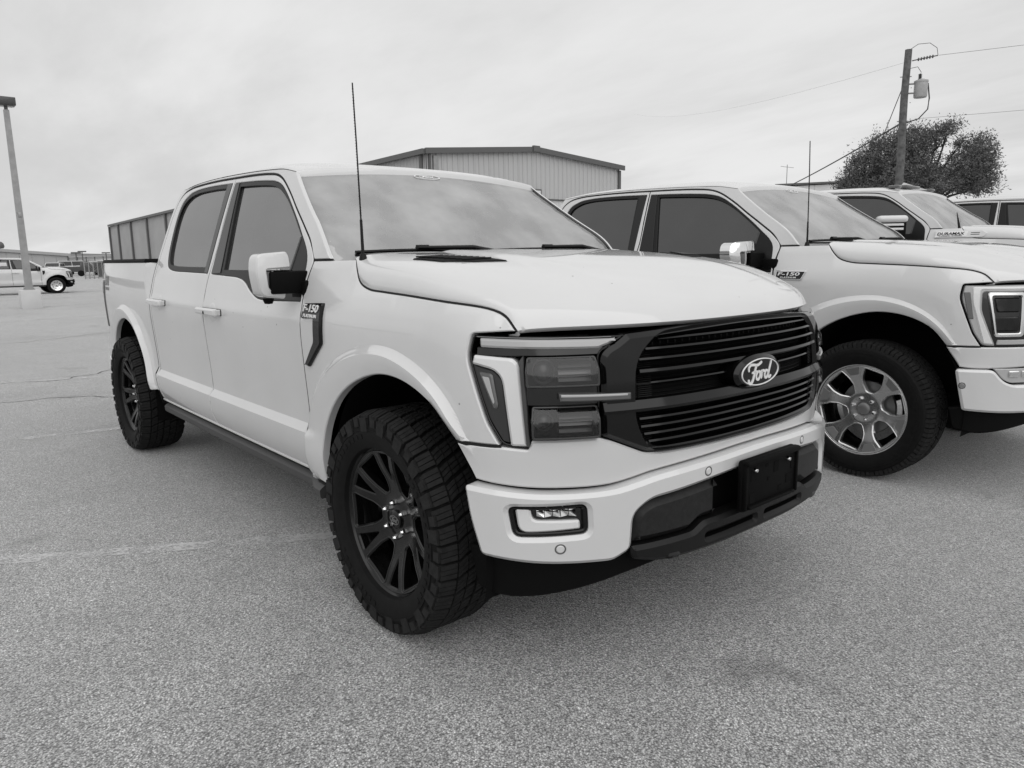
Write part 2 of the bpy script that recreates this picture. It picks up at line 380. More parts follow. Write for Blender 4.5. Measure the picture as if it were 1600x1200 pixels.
def panel(outer, surf, off=0., holes=(), step=.035, flange=.015, rnd=.003, gap=.0, flip=False, drop=None, extra=()):
    """mesh arrays of a sheet following surf(u, v, offset), rounded and turned in along its edges"""
    drop = rnd if drop is None else drop
    loops = [inset(outer, gap)] + [inset(h[::-1].copy(), 0.) for h in holes]
    ins = [inset(l, rnd) for l in loops]
    lo, hi = ins[0].min(0), ins[0].max(0)
    gx = np.arange(lo[0]+step/2, hi[0], step); gy = np.arange(lo[1]+step/2, hi[1], step)
    X, Y = np.meshgrid(gx, gy, indexing='ij'); Y = Y.copy(); X = X+(np.arange(len(gy)) % 2)[None, :]*step*.5
    Q = np.stack([X.ravel(), Y.ravel()], 1)
    pts = [np.vstack(ins)]
    X_ = None
    if len(extra):                                # points along crease lines keep the creases crisp
        X_ = np.vstack(extra); k = inpoly(X_, ins[0])
        for h in ins[1:]: k &= ~inpoly(X_, h)
        X_ = X_[k]
        if len(X_):
            d = neardist(X_, ins[0])
            for h in ins[1:]: d = np.minimum(d, neardist(X_, h))
            X_ = X_[d > .006]
        if len(X_): pts.append(X_)
    if len(Q):
        k = inpoly(Q, ins[0]); 
        for h in ins[1:]: k &= ~inpoly(Q, h)
        Q = Q[k]
        if len(Q):
            d = neardist(Q, ins[0])
            for h in ins[1:]: d = np.minimum(d, neardist(Q, h))
            Q = Q[d > .45*step]
            if X_ is not None and len(X_) and len(Q): Q = Q[np.array([np.min(np.hypot(*(X_-q).T)) for q in Q]) > .4*step]
            pts.append(Q)
    A = np.vstack(pts); ed = []; o = 0
    for l in ins:
        ed += [(o+i, o+(i+1) % len(l)) for i in range(len(l))]; o += len(l)
    res = delaunay_2d_cdt([Vector(q) for q in A], ed, [], 4 if holes else 1, 1e-7)
    V2 = np.array([tuple(v) for v in res[0]]); F = [tuple(f) for f in res[2]]
    # drop anything outside (robust for concave loops and holes)
    if len(F):
        cen = np.array([V2[list(f)].mean(0) for f in F]); k = inpoly(cen, ins[0])
        for h in ins[1:]: k &= ~inpoly(cen, h)
        F = [f for f, q in zip(F, k) if q]
    F = [f if (V2[f[1]]-V2[f[0]])[0]*(V2[f[2]]-V2[f[0]])[1]-(V2[f[1]]-V2[f[0]])[1]*(V2[f[2]]-V2[f[0]])[0] > 0 else f[::-1] for f in F]
    V3 = surf(V2[:, 0], V2[:, 1], off)
    # map constraint loop vertices to their output index
    orig = {}
    for i, l in enumerate(res[3]):
        for q in l: orig.setdefault(q, i)
    Vs = [V3]; n = len(V3); o = 0
    for l, li in zip(loops, ins):
        m = len(l); i1 = [orig[o+i] for i in range(m)]; o += m
        b0 = surf(l[:, 0], l[:, 1], off-drop); Vs.append(b0); s0 = n; n += m
        for i in range(m): j = (i+1) % m; F.append((s0+i, s0+j, i1[j], i1[i]))
        if flange:
            fl = surf(l[:, 0], l[:, 1], off-drop-flange); Vs.append(fl); s1 = n; n += m
            for i in range(m): j = (i+1) % m; F.append((s1+i, s1+j, s0+j, s0+i))
    V = np.vstack(Vs)
    if flip: F = [f[::-1] for f in F]
    return V, F

# ------------------------------------------------------------------ the pickup's body surface
# The body sides and nose are one surface: plan outline C(s) (s = metres from the nose centre, positive round the right
# side, negative round the left), pushed in or out along its normal by the body section d(s, z).
CONT = [(.925, 0), (.915, -.25), (.880, -.48), (.80, -.70), (.69, -.855), (.54, -.945), (.35, -.975), (0, -.98), (-.6, -.98), (-1.8, -.98), (-2.9, -.975), (-3.7, -.968), (-4.2, -.945), (-4.5, -.915), (-4.62, -.885), (-4.68, -.80), (-4.71, -.4), (-4.715, 0)]
_c = cat(CONT, 30)
_s = np.concatenate([[0], np.cumsum(np.linalg.norm(np.diff(_c, axis=0), axis=1))]); SMAX = _s[-1]
_t = np.gradient(_c, _s, axis=0); _t /= np.linalg.norm(_t, axis=1)[:, None]; _n = -np.stack([_t[:, 1], -_t[:, 0]], 1)
if _n[0, 0] < 0: _n = -_n
def cont(s): return np.stack([np.interp(s, _s, _c[:, 0]), np.interp(s, _s, _c[:, 1])], -1)
def nor(s):
    n = np.stack([np.interp(s, _s, _n[:, 0]), np.interp(s, _s, _n[:, 1])], -1); return n/np.linalg.norm(n, axis=-1, keepdims=True)
_xm = np.minimum.accumulate(_c[:, 0]-1e-9*np.arange(len(_c)))
def sx(x): return np.interp(-np.asarray(x, float), -_xm, _s)
def sstep(a, b, x): t = np.clip((x-a)/(b-a), 0, 1); return t*t*(3-2*t)
def pch(z, Z, V):
    Z = np.asarray(Z, float); V = np.asarray(V, float); h = np.diff(Z); dl = np.diff(V)/h
    m = np.zeros(len(Z)); m[0] = dl[0]; m[-1] = dl[-1]
    for i in range(1, len(Z)-1):
        if dl[i-1]*dl[i] > 0:
            w1 = 2*h[i]+h[i-1]; w2 = h[i]+2*h[i-1]; m[i] = (w1+w2)/(w1/dl[i-1]+w2/dl[i])
    z = np.clip(np.asarray(z, float), Z[0], Z[-1]); i = np.clip(np.searchsorted(Z, z)-1, 0, len(Z)-2)
    t = (z-Z[i])/h[i]; t2 = t*t; t3 = t2*t
    return (2*t3-3*t2+1)*V[i]+(t3-2*t2+t)*h[i]*m[i]+(-2*t3+3*t2)*V[i+1]+(t3-t2)*h[i]*m[i+1]
FIN = [(-.454, .43), (-.46, .55), (-.441, .663), (-.344, .814), (-.193, .92), (.031, .994), (.222, .989), (.376, .922), (.478, .812), (.545, .70), (.56, .60), (.56, .43)]
FOUT = [(-.66, .43), (-.65, .6), (-.607, .769), (-.488, .926), (-.298, 1.037), (-.108, 1.091), (.099, 1.097), (.295, 1.039), (.421, .947), (.479, .871), (.55, .75), (.62, .60), (.65, .43)]
def _pol(L):
    L = cat(np.array(L)-[.03, .43], 8); a = np.arctan2(L[:, 1], L[:, 0]); r = np.hypot(L[:, 0], L[:, 1]); o = np.argsort(a); return a[o], r[o]
_fi = _pol(FIN); _fo = _pol(FOUT)
WHEEL_X = (0., -3.694)
def rho(x, z, k):
    dx = x-.03-WHEEL_X[k]; dz = z-.43; a = np.arctan2(np.maximum(dz, 0), dx); r = np.hypot(dx, dz)
    ri = np.interp(a, *_fi); ro = np.interp(a, *_fo); return (r-ri)/(ro-ri)
def dsh(s, z):
    c = cont(s); x = c[..., 0]; wf = sstep(.30, .62, x)
    front = pch(z, [.40, .70, .80, .95, 1.08, 1.16, 1.21, 1.30], [0, 0, .004, .0, -.012, -.028, -.05, -.12])
    side = pch(z, [.40, .46, .50, .60, .662, .70, .80, 1.0, 1.10, 1.155, 1.20, 1.32, 1.38, 1.90, 1.96], [-.09, -.06, -.03, .0, .004, -.024, -.020, -.006, -.001, -.001, -.014, -.045, -.066, -.262, -.29])
    # the rocker bulge rises and fades out towards the front wheel
    fen = pch(z, [.40, .46, .60, .66, .9, 1.1, 1.17, 1.24, 1.30, 1.40], [-.05, -.03, -.008, -.012, -.006, -.002, -.006, -.024, -.056, -.10])
    bed = pch(z, [.40, .50, .62, .75, 1.0, 1.12, 1.2, 1.42], [-.05, -.03, -.012, -.016, -.004, 0, -.004, -.02])
    kf = sstep(-.72, -.42, x); kb = 1-sstep(-3.02, -2.98, x)
    d = side*(1-kf)*(1-kb)+fen*kf*(1-wf)+bed*kb+front*wf
    for k in (0, 1):
        r = rho(x, z, k); f = .036*(1-sstep(.74, 1.0, r))*(1-.22*sstep(.5, 0., r))
        if k == 0: f = f*(1-sstep(.26, .44, x)*(1-sstep(.78, .92, z)))*(1-sstep(.50, .66, x))
        d = d+f
    return d
def P(s, z, off=0.):
    s = np.asarray(s, float); z = np.asarray(z, float)+0*s; a = np.abs(s); sg = np.where(s < 0, -1., 1.)
    d = dsh(a, z)+off; n = nor(a); c = cont(a)+n*np.asarray(d)[..., None]
    return np.stack([c[..., 0], c[..., 1]*sg, z], -1)
def PR(s, z, o): return P(s, z, o)
def PL(s, z, o): return P(-s, z, o)

# hood
SEAM = cat([(.955, 1.182), (1.0, 1.225), (1.06, 1.247), (1.248, 1.268), (1.45, 1.281), (1.645, 1.290), (1.765, 1.298), (1.849, 1.323), (1.905, 1.37), (1.936, 1.408)], 10)
_E = P(SEAM[:, 0], SEAM[:, 1]); _E = _E - nor(SEAM[:, 0])[:, [0, 1]].dot(np.zeros((2, 3)))
_es = np.concatenate([[0], np.cumsum(np.linalg.norm(np.diff(_E, axis=0), axis=1))]); _es /= _es[-1]
def HOOD(u, v, off=0.):
    """u: 0 nose .. 1 screen, v: -1 left .. 1 right"""
    a = np.abs(v); E = np.stack([np.interp(u, _es, _E[:, k]) for k in range(3)], -1)
    xc = .888+(-.37-.888)*u
    zc = pch(u, [0, .02, .05, .10, .2, .35, .5, .7, .85, 1], [1.192, 1.224, 1.25, 1.275, 1.315, 1.362, 1.392, 1.414, 1.424, 1.430])
    x = xc+(E[..., 0]-xc)*a**2.6
    y = E[..., 1]*a
    g = (1-np.minimum(a, 1)**11)**(1/2.3)
    z = E[..., 2]+(zc-E[..., 2])*g
    # raised centre of the hood, with soft shoulders
    dome = .013*(1-sstep(.50, .64, a+.10*u))*sstep(.03, .22, u)
    z = z+dome
    return np.stack([x, -np.sign(v)*np.abs(y)*1.0, z+off], -1)

# roof and windscreen
WSE = cat([(2.128, 1.408), (2.219, 1.503), (2.424, 1.634), (2.60, 1.752), (2.70, 1.822)], 12)
_W = P(WSE[:, 0], WSE[:, 1], -.008); _ws = np.linspace(0, 1, len(_W))
def SCREEN(u, v, off=0.):
    """u: -1 left .. 1 right, v: 0 cowl .. 1 header"""
    off = off-.017                                  # the glass lies a little below the pillars
    a = np.abs(u); E = np.stack([np.interp(v, _ws, _W[:, k]) for k in range(3)], -1)
    cx = -.49+(-1.085+.49)*v; cz = 1.405+(1.866-1.405)*v+.022*np.sin(np.pi*v)
    k = a**2.0; x = cx+(E[..., 0]-cx)*k; z = cz+(E[..., 2]-cz)*k; y = E[..., 1]*a
    return np.stack([x+off*.62, -np.sign(u)*np.abs(y), z+off*.78], -1)
RAIL = cat([(2.70, 1.822), (2.86, 1.850), (3.0, 1.861), (3.3, 1.876), (3.8, 1.889), (4.2, 1.885), (4.5, 1.862)], 10)
_R = P(RAIL[:, 0], RAIL[:, 1]); _rs = np.linspace(0, 1, len(_R))
def ROOF(u, v, off=0.):
    a = np.abs(u); E = np.stack([np.interp(v, _rs, _R[:, k]) for k in range(3)], -1)
    cx = -1.085+(-2.90+1.085)*v; cz = pch(v, [0, .08, .3, .6, .85, 1], [1.868, 1.898, 1.934, 1.945, 1.938, 1.912])
    k = a**2.0; x = cx+(E[..., 0]-cx)*k; g = (1-np.minimum(a, 1)**(2.0+.8*sstep(0, .2, v)))**(1/1.5); z = E[..., 2]+(cz-E[..., 2])*g
    # two shallow grooves along the roof
    z = z-.006*np.exp(-((a-.72)/.03)**2)*sstep(0, .15, v)
    return np.stack([x, -np.sign(u)*np.abs(E[..., 1])*a, z+off], -1)

def sweep(sl, sec, m=None, name='strip', surf=P, ends=True, zf=None):
    """closed section [(off, z)] carried along s"""
    V = []; F = []; k = len(sec)
    for s in sl:
        dz = zf(s) if zf else 0.
        for (o, z) in sec: V.append(tuple(surf(np.array(s), np.array(z+dz), o)))
    for i in range(len(sl)-1):
        for j in range(k): F.append((i*k+j, i*k+(j+1) % k, (i+1)*k+(j+1) % k, (i+1)*k+j))
    if ends: F.append(tuple(range(k))[::-1]); F.append(tuple((len(sl)-1)*k+j for j in range(k)))
    return V, F
def fixn(me):
    bm = bmesh.new(); bm.from_mesh(me); bmesh.ops.recalc_face_normals(bm, faces=bm.faces); bm.to_mesh(me); bm.free(); return me

# ------------------------------------------------------------------ lettering
def text_mesh(body, size=1., bold=.0, shear=0., ext=.05, spacing=1.):
    cu = bpy.data.curves.new('lettering', 'FONT'); cu.body = body; cu.size = size; cu.align_x = 'CENTER'; cu.align_y = 'CENTER'
    cu.offset = bold; cu.shear = shear; cu.extrude = ext; cu.space_character = spacing; cu.resolution_u = 3
    o = bpy.data.objects.new('lettering', cu); COL.objects.link(o); dg = bpy.context.evaluated_depsgraph_get(); dg.update()
    me = bpy.data.meshes.new_from_object(o.evaluated_get(dg)); V = np.array([tuple(v.co) for v in me.vertices]); F = [tuple(p.vertices) for p in me.polygons]
    bpy.data.objects.remove(o); bpy.data.curves.remove(cu); bpy.data.meshes.remove(me)
    return V, F
def fit_text(body, w, h, ext=.002, **k):
    V, F = text_mesh(body, **k)
    lo, hi = V.min(0), V.max(0); c = (lo+hi)/2; V = V-c; V[:, 0] *= w/(hi-lo)[0]; V[:, 1] *= h/(hi-lo)[1]
    z = V[:, 2]; V[:, 2] = np.where(z > 0, ext, 0.)
    return V, F
def ribbon(paths, w, ext):
    """flat strokes of width w; V columns are x, y, height"""
    V = []; F = []
    for path, closed, ww in paths:
        p = cat(path+([path[0]] if closed else []), 6); t = np.gradient(p, axis=0); t /= np.linalg.norm(t, axis=1)[:, None]+1e-9
        n = np.stack([-t[:, 1], t[:, 0]], 1); q = w*ww*.5*np.ones(len(p))
        if not closed: q *= np.clip(np.minimum(np.arange(len(p)), np.arange(len(p))[::-1])/3+.45, 0, 1)
        o = len(V)
        for a, b, r in zip(p, n, q):
            for (e, h) in ((1, 0), (1, ext), (-1, ext), (-1, 0)): V.append((a[0]+b[0]*r*e, a[1]+b[1]*r*e, h))
        for i in range(len(p)-1):
            for j in range(4): F.append((o+i*4+j, o+(i+1)*4+j, o+(i+1)*4+(j+1) % 4, o+i*4+(j+1) % 4))
    return np.array(V), F
SCRIPT = [([(-.44, .04), (-.45, .12), (-.38, .17), (-.26, .165), (-.12, .15), (0., .19), (.03, .21)], False, 1.0),
          ([(-.17, .155), (-.21, .06), (-.25, -.06), (-.29, -.15), (-.36, -.20), (-.43, -.17), (-.43, -.11)], False, 1.15),
          ([(-.33, .0), (-.24, .02), (-.13, .03)], False, .8),
          ([(-.10, .02), (-.16, -.05), (-.14, -.13), (-.07, -.14), (-.02, -.07), (-.04, .01)], True, .95),
          ([(-.02, -.02), (.03, .0), (.055, .02), (.045, -.06), (.03, -.14)], False, .95),
          ([(.045, -.05), (.08, .01), (.12, .02), (.15, -.01)], False, .9),
          ([(.27, .0), (.21, .01), (.16, -.06), (.18, -.13), (.24, -.13), (.29, -.06)], True, .95),
          ([(.40, .20), (.36, .10), (.31, -.04), (.30, -.11), (.34, -.14), (.41, -.10)], False, 1.)]
def ellipse(cx, cy, a, b, n=48, rot=0.):
    t = np.linspace(0, 2*np.pi, n, endpoint=False); return np.stack([cx+a*np.cos(t), cy+b*np.sin(t)], 1)
def on_surf(V, fn): return fn(V[:, 0], V[:, 1], V[:, 2])

# ------------------------------------------------------------------ wheels (axle along y, outer face towards -y)
_wheel_cache = {}
def rim_y(r): return pch(r, [0, .05, .08, .12, .2, .245, .262, .27], [.060, .062, .056, .064, .092, .104, .112, .116])
def WF(u, v, off): return np.stack([u, -(rim_y(np.hypot(u, v))+off), v], -1)
def polar(pts, a0, r=.01): return [(q[0]*math.cos(math.radians(a0+q[1])), q[0]*math.sin(math.radians(a0+q[1])), q[2] if len(q) > 2 else r) for q in pts]
def tyre_mesh(R, wdt, n, kind):
    b = MB(); tb = MB(); h = wdt/2
    prof = [(.283, -h+.03), (.288, -h+.012), (.302, -h+.004), (.325, -h-.004), (.352, -h-.007), (.380, -h-.002), (R-.036, -h+.010), (R-.022, -h+.026), (R-.014, -h+.05), (R-.012, 0)]
    prof = prof+[(r, -y) for r, y in prof[-2::-1]]
    b.lathe([(r, y) for r, y in prof], 96)
    # thin raised ring on the sidewall
    for s in (-1, 1): b.lathe([(.356, s*(h+.0035)), (.357, s*(h+.0085)), (.361, s*(h+.0085)), (.362, s*(h+.003))], 96)
    rr = np.random.default_rng(3)
    def block(a0, a1, y0, y1, r0, r1, sk=0., ry=None):
        # a0..a1 angles, y0..y1 across, r0 foot, r1 top (list of 4 for wrap-round lugs)
        V = []
        for (a, y, k) in ((a0, y0, 0), (a1, y0, 1), (a1+sk, y1, 2), (a0+sk, y1, 3)):
            V.append((r0*math.cos(a), y, r0*math.sin(a)))
        for (a, y, k) in ((a0, y0, 0), (a1, y0, 1), (a1+sk, y1, 2), (a0+sk, y1, 3)):
            q = r1 if ry is None else ry[k]; V.append((q*math.cos(a), y, q*math.sin(a)))
        tb.add(V, [(0, 1, 2, 3), (7, 6, 5, 4), (0, 4, 5, 1), (1, 5, 6, 2), (2, 6, 7, 3), (3, 7, 4, 0)])
    p = 2*math.pi/n
    for k in range(n):
        a = k*p
        for s in (-1, 1):
            ph = 0 if s < 0 else p*.5
            if kind == 'at':
                big = k % 2
                # shoulder lug, running over the edge on to the sidewall, cut by sipes
                for q in range(3):
                    a0 = a+ph+p*(.06+.29*q); a1 = a0+p*.25; jog = p*.05*(q % 2)
                    block(a0, a1, s*(h+.001), s*(h-.052), R-.045, R, sk=-p*.10*s+jog*.3, ry=(R-.016, R-.016, R+.001, R+.001))
                # side biter under the lug
                block(a+ph+p*.08, a+ph+p*(.88 if big else .62), s*(h+.010), s*(h-.004), R-.075 if big else R-.055, R-.024)
                for q in range(3):       # intermediate and centre blocks, stepped
                    a0 = a+ph+p*(.12+.27*q); a1 = a0+p*.225
                    block(a0, a1, s*(h-.060), s*(h-.098), R-.03, R, sk=-p*.30*s)
                    a0 = a+ph+p*(.42+.27*q)
                    block(a0, a0+p*.225, s*(h-.104), s*.006, R-.03, R, sk=-p*.22*s)
            else:
                for q in range(2):
                    a0 = a+ph+p*(.05+.47*q); block(a0, a0+p*.40, s*(h-.006), s*(h-.055), R-.04, R, ry=(R-.012, R-.012, R, R))
                    block(a0+p*.1, a0+p*.52, s*(h-.062), s*(h-.10), R-.03, R, sk=-p*.2*s); block(a0, a0+p*.42, s*(h-.106), s*.01, R-.03, R, sk=p*.2*s)
    # raised marks on the sidewall
    for k in range(60):
        a = k*2*math.pi/60
        if (k//9) % 2: continue
        block(a, a+.05, -(h+.004), -(h+.0095), .372, .386) if False else b.add(
            [(r*math.cos(q), -(h+e), r*math.sin(q)) for q in (a, a+.045) for r, e in ((.326, .0025), (.326, .0065), (.344, .009), (.344, .005))],
            [(0, 1, 2, 3), (7, 6, 5, 4), (0, 4, 5, 1), (1, 5, 6, 2), (2, 6, 7, 3)])
    return fixn(b.mesh('tyre', M['rubber'], 30)), fixn(tb.mesh('tread', M['tread'], 30))
def wheel_parts(kind):
    if kind in _wheel_cache: return _wheel_cache[kind]
    D = {}
    D['tyre'], D['tread'] = tyre_mesh(.429, .288, 40, 'at') if kind == 'A' else tyre_mesh(.429, .272, 44, 'road')
    lipm = M['rim_black'] if kind == 'A' else (M['rim_bright'] if kind == 'B' else M['dull_metal'])
    b = MB(); b.lathe([(.20, -.02), (.235, .0), (.238, -.06), (.247, -.085), (.254, -.100), (.262, -.112), (.268, -.121), (.272, -.125), (.274, -.120), (.270, -.105), (.262, -.10), (.262, .12), (.24, .12), (.235, .05)], 72)
    D['wheel'] = fixn(b.mesh('wheel', M['rim_black'] if kind != 'D' else M['black_trim'], 40))
    outer = ellipse(0, 0, .258, .258, 96)
    if kind == 'A':
        holes = []
        for k in range(6):
            a = 60*k+8
            holes.append(loop(polar([(.110, -8), (.110, 8), (.150, 14), (.243, 14.8), (.243, -14.8), (.150, -14)], a, .008), step=.012))
            holes.append(loop(polar([(.145, 0, .004), (.243, 7), (.243, -7)], a+30, .006), step=.012))
        V, F = panel(outer, WF, 0, holes, step=.016, flange=.030, rnd=.0045); D['rim'] = mk('rim', V, F, M['rim_black'], 28)
        # narrow raised edges round the openings, coloured lighter as painted highlights
        V, F = [], []; n = 0
        for h in holes[::2]:
            q = inset(h, -.010); v, f = panel(q, WF, .0025, [inset(h, -.0062)], step=.05, flange=.004, rnd=.0012); V.append(v); F += [tuple(i+n for i in g) for g in f]; n += len(v)
        D['rim_edge'] = mk('rim_edge', np.vstack(V), F, M['edge_black'], 28)
    elif kind in ('B', 'C'):
        holes = [loop(polar([(.103, -10), (.103, 10), (.150, 19), (.190, 18), (.243, 13.5), (.243, -13.5), (.190, -18), (.150, -19)], 60*k+30, .010), step=.012) for k in range(6)]
        V, F = panel(outer, WF, 0, holes, step=.016, flange=.030, rnd=.005); D['rim'] = mk('rim', V, F, M['rim_grey'], 28)
        V, F = [], []; n = 0
        for h in holes:
            q = inset(h, -.0085); v, f = panel(q, WF, .0025, [inset(h, -.003)], step=.05, flange=.004, rnd=.0012); V.append(v); F += [tuple(i+n for i in g) for g in f]; n += len(v)
        v, f = panel(ellipse(0, 0, .2665, .2665, 96), WF, .004, [ellipse(0, 0, .2585, .2585, 96)], step=.05, flange=.006, rnd=.0015); V.append(v); F += [tuple(i+n for i in g) for g in f]
        D['rim_edge'] = mk('rim_edge', np.vstack(V), F, M['rim_bright'], 28)
        for k in range(6):                        # dark pockets at the spoke ends
            v, f = panel(loop(polar([(.205, -7), (.205, 7), (.250, 10), (.250, -10)], 60*k, .006), step=.02), WF, .0015, step=.03, flange=.002, rnd=.001); D['spoke_pocket%d' % k] = mk('spoke_pocket', v, f, M['dull_metal'], 28)
        
    else:
        holes = [ellipse(.165*math.cos(q), .165*math.sin(q), .022, .022, 16) for q in np.arange(8)*math.pi/4]
        V, F = panel(outer, WF, 0, holes, step=.03, flange=.02, rnd=.004); D['rim'] = mk('rim', V, F, M['chrome'], 28)
    b = MB(); b.lathe([(0, -.074), (.030, -.074), (.036, -.070), (.038, -.055)], 32)
    D['centre_cap'] = fixn(b.mesh('centre_cap', M['rim_black'] if kind == 'A' else M['dull_metal'], 40))
    b = MB(); b.lathe([(0, -.026), (.004, -.026), (.0085, -.021), (.0105, -.012), (.0105, .0)], 6)
    D['lug_nut'] = fixn(b.mesh('lug_nut', M['chrome'], 30))
    V, F = ribbon(SCRIPT, .055, .002); V = V*[.05, .05, 1]; e = [(ellipse(0, 0, .030, .0155, 24).tolist(), True, 1.)]; V2, F2 = ribbon(e, .0022, .002)
    Vb = np.vstack([V, V2]); Fb = F+[tuple(i+len(V) for i in f) for f in F2]
    D['cap_script'] = fixn(mk('cap_script', np.stack([Vb[:, 0], -.0742-Vb[:, 2], Vb[:, 1]], 1), Fb, M['dull_metal'], 30))
    b = MB(); b.lathe([(.05, .0), (.165, .0), (.168, .004), (.168, .024), (.05, .024)], 48); D['brake_disc'] = fixn(b.mesh('brake_disc', M['dull_metal'], 40))
    for k in ['wheel', 'rim', 'rim_edge']+['spoke_pocket%d' % q for q in range(6)]:          # 20 inch rims
        if k in D: D[k].transform(Matrix.Diagonal((1.075, 1, 1.075, 1)))
    D['lug_nut'].transform(Matrix.Scale(1.12, 4))
    _wheel_cache[kind] = D; return D
def add_wheel(kind, parent, x, side, spin, steer=0.):
    D = wheel_parts(kind); y = -.865 if side > 0 else .865
    w = link('wheel', D['wheel'], parent, (x, y, .429)); w.rotation_euler = (0, math.radians(spin) if side > 0 else -math.radians(spin), (0 if side > 0 else math.pi)+steer); w.rotation_mode = 'XYZ'
    for k in ['tyre', 'tread', 'rim', 'rim_edge', 'centre_cap', 'cap_script', 'brake_disc']+['spoke_pocket%d' % q for q in range(6)]:
        if k in D: link(k.rstrip('012345'), D[k], w)
    for k in range(6):
        a = math.radians(60*k+38 if kind == 'A' else 60*k); link('lug_nut', D['lug_nut'], w, (.068*math.cos(a), -.058, .068*math.sin(a)))
    return w

# ------------------------------------------------------------------ the pickup
_cache = {}
def cached(key, fn):
    if key not in _cache: _cache[key] = fn()
    return _cache[key]
def _creases():
    L = [np.stack([np.arange(2.0, 4.6, .013), np.full(200, z)], 1) for z in (.648, .664, .681, .699, .712, 1.140, 1.158, 1.178, 1.2)]
    for k, sg in ((0, 1), (1, 1)):
        for t in (.45, .66, .74, .83, .92, 1.0, 1.06):
            a = np.linspace(math.radians(2), math.radians(178), 130); r = np.interp(a, *_fi)*(1-t)+np.interp(a, *_fo)*t
            x = .03+WHEEL_X[k]+r*np.cos(a); z = .43+r*np.sin(a); L.append(np.stack([sx(x), z], 1))
    return L
CREASES = _creases()
def sp(key, name, outer, m, parent, off=0., holes=(), surf='R', both=True, label=None, **kw):
    """panel on the body surface; surf 'R' gives right and left copies, 'C' spans the nose"""
    out = []
    for side in (('R', 'L') if surf == 'R' and both else (surf,)):
        def make(side=side):
            f = {'R': PR, 'L': PL, 'C': P}[side]
            V, F = panel(outer, f, off, holes, flip=(side != 'L'), extra=CREASES if kw.get('step', 1) < .06 else (), **kw); return mk(name, V, F, m)
        par = parent if not isinstance(parent, dict) else parent[side]
        o = link(name, cached(key+side, make), par); out.append(o)
        if label: o['label'] = label
    return out if len(out) > 1 else out[0]
def sym(half):
    """outline across the nose from its right half, listed from the top centre to the bottom centre"""
    mir = [(-q[0],)+tuple(q[1:]) for q in half[::-1] if q[0] > 1e-6]
    return half+mir
def simple(key, name, fn, m, parent, sharp=32, fix=False, loc=None):
    def make():
        V, F = fn(); me = mk(name, V, F, m, sharp); return fixn(me) if fix else me
    return link(name, cached(key, make), parent, loc)
ARCH = [(1.252, .922, 's'), (1.406, .989, 's'), (1.596, .997, 's'), (1.821, .925, 's'), (1.972, .814, 's'), (2.069, .663, 's')]
def arch_bed():
    return [(5.322-q[0], q[1], 's') for q in [(.50, .77), (.376, .922), (.222, .989), (.031, .997), (-.193, .925), (-.344, .814), (-.441, .663)]]

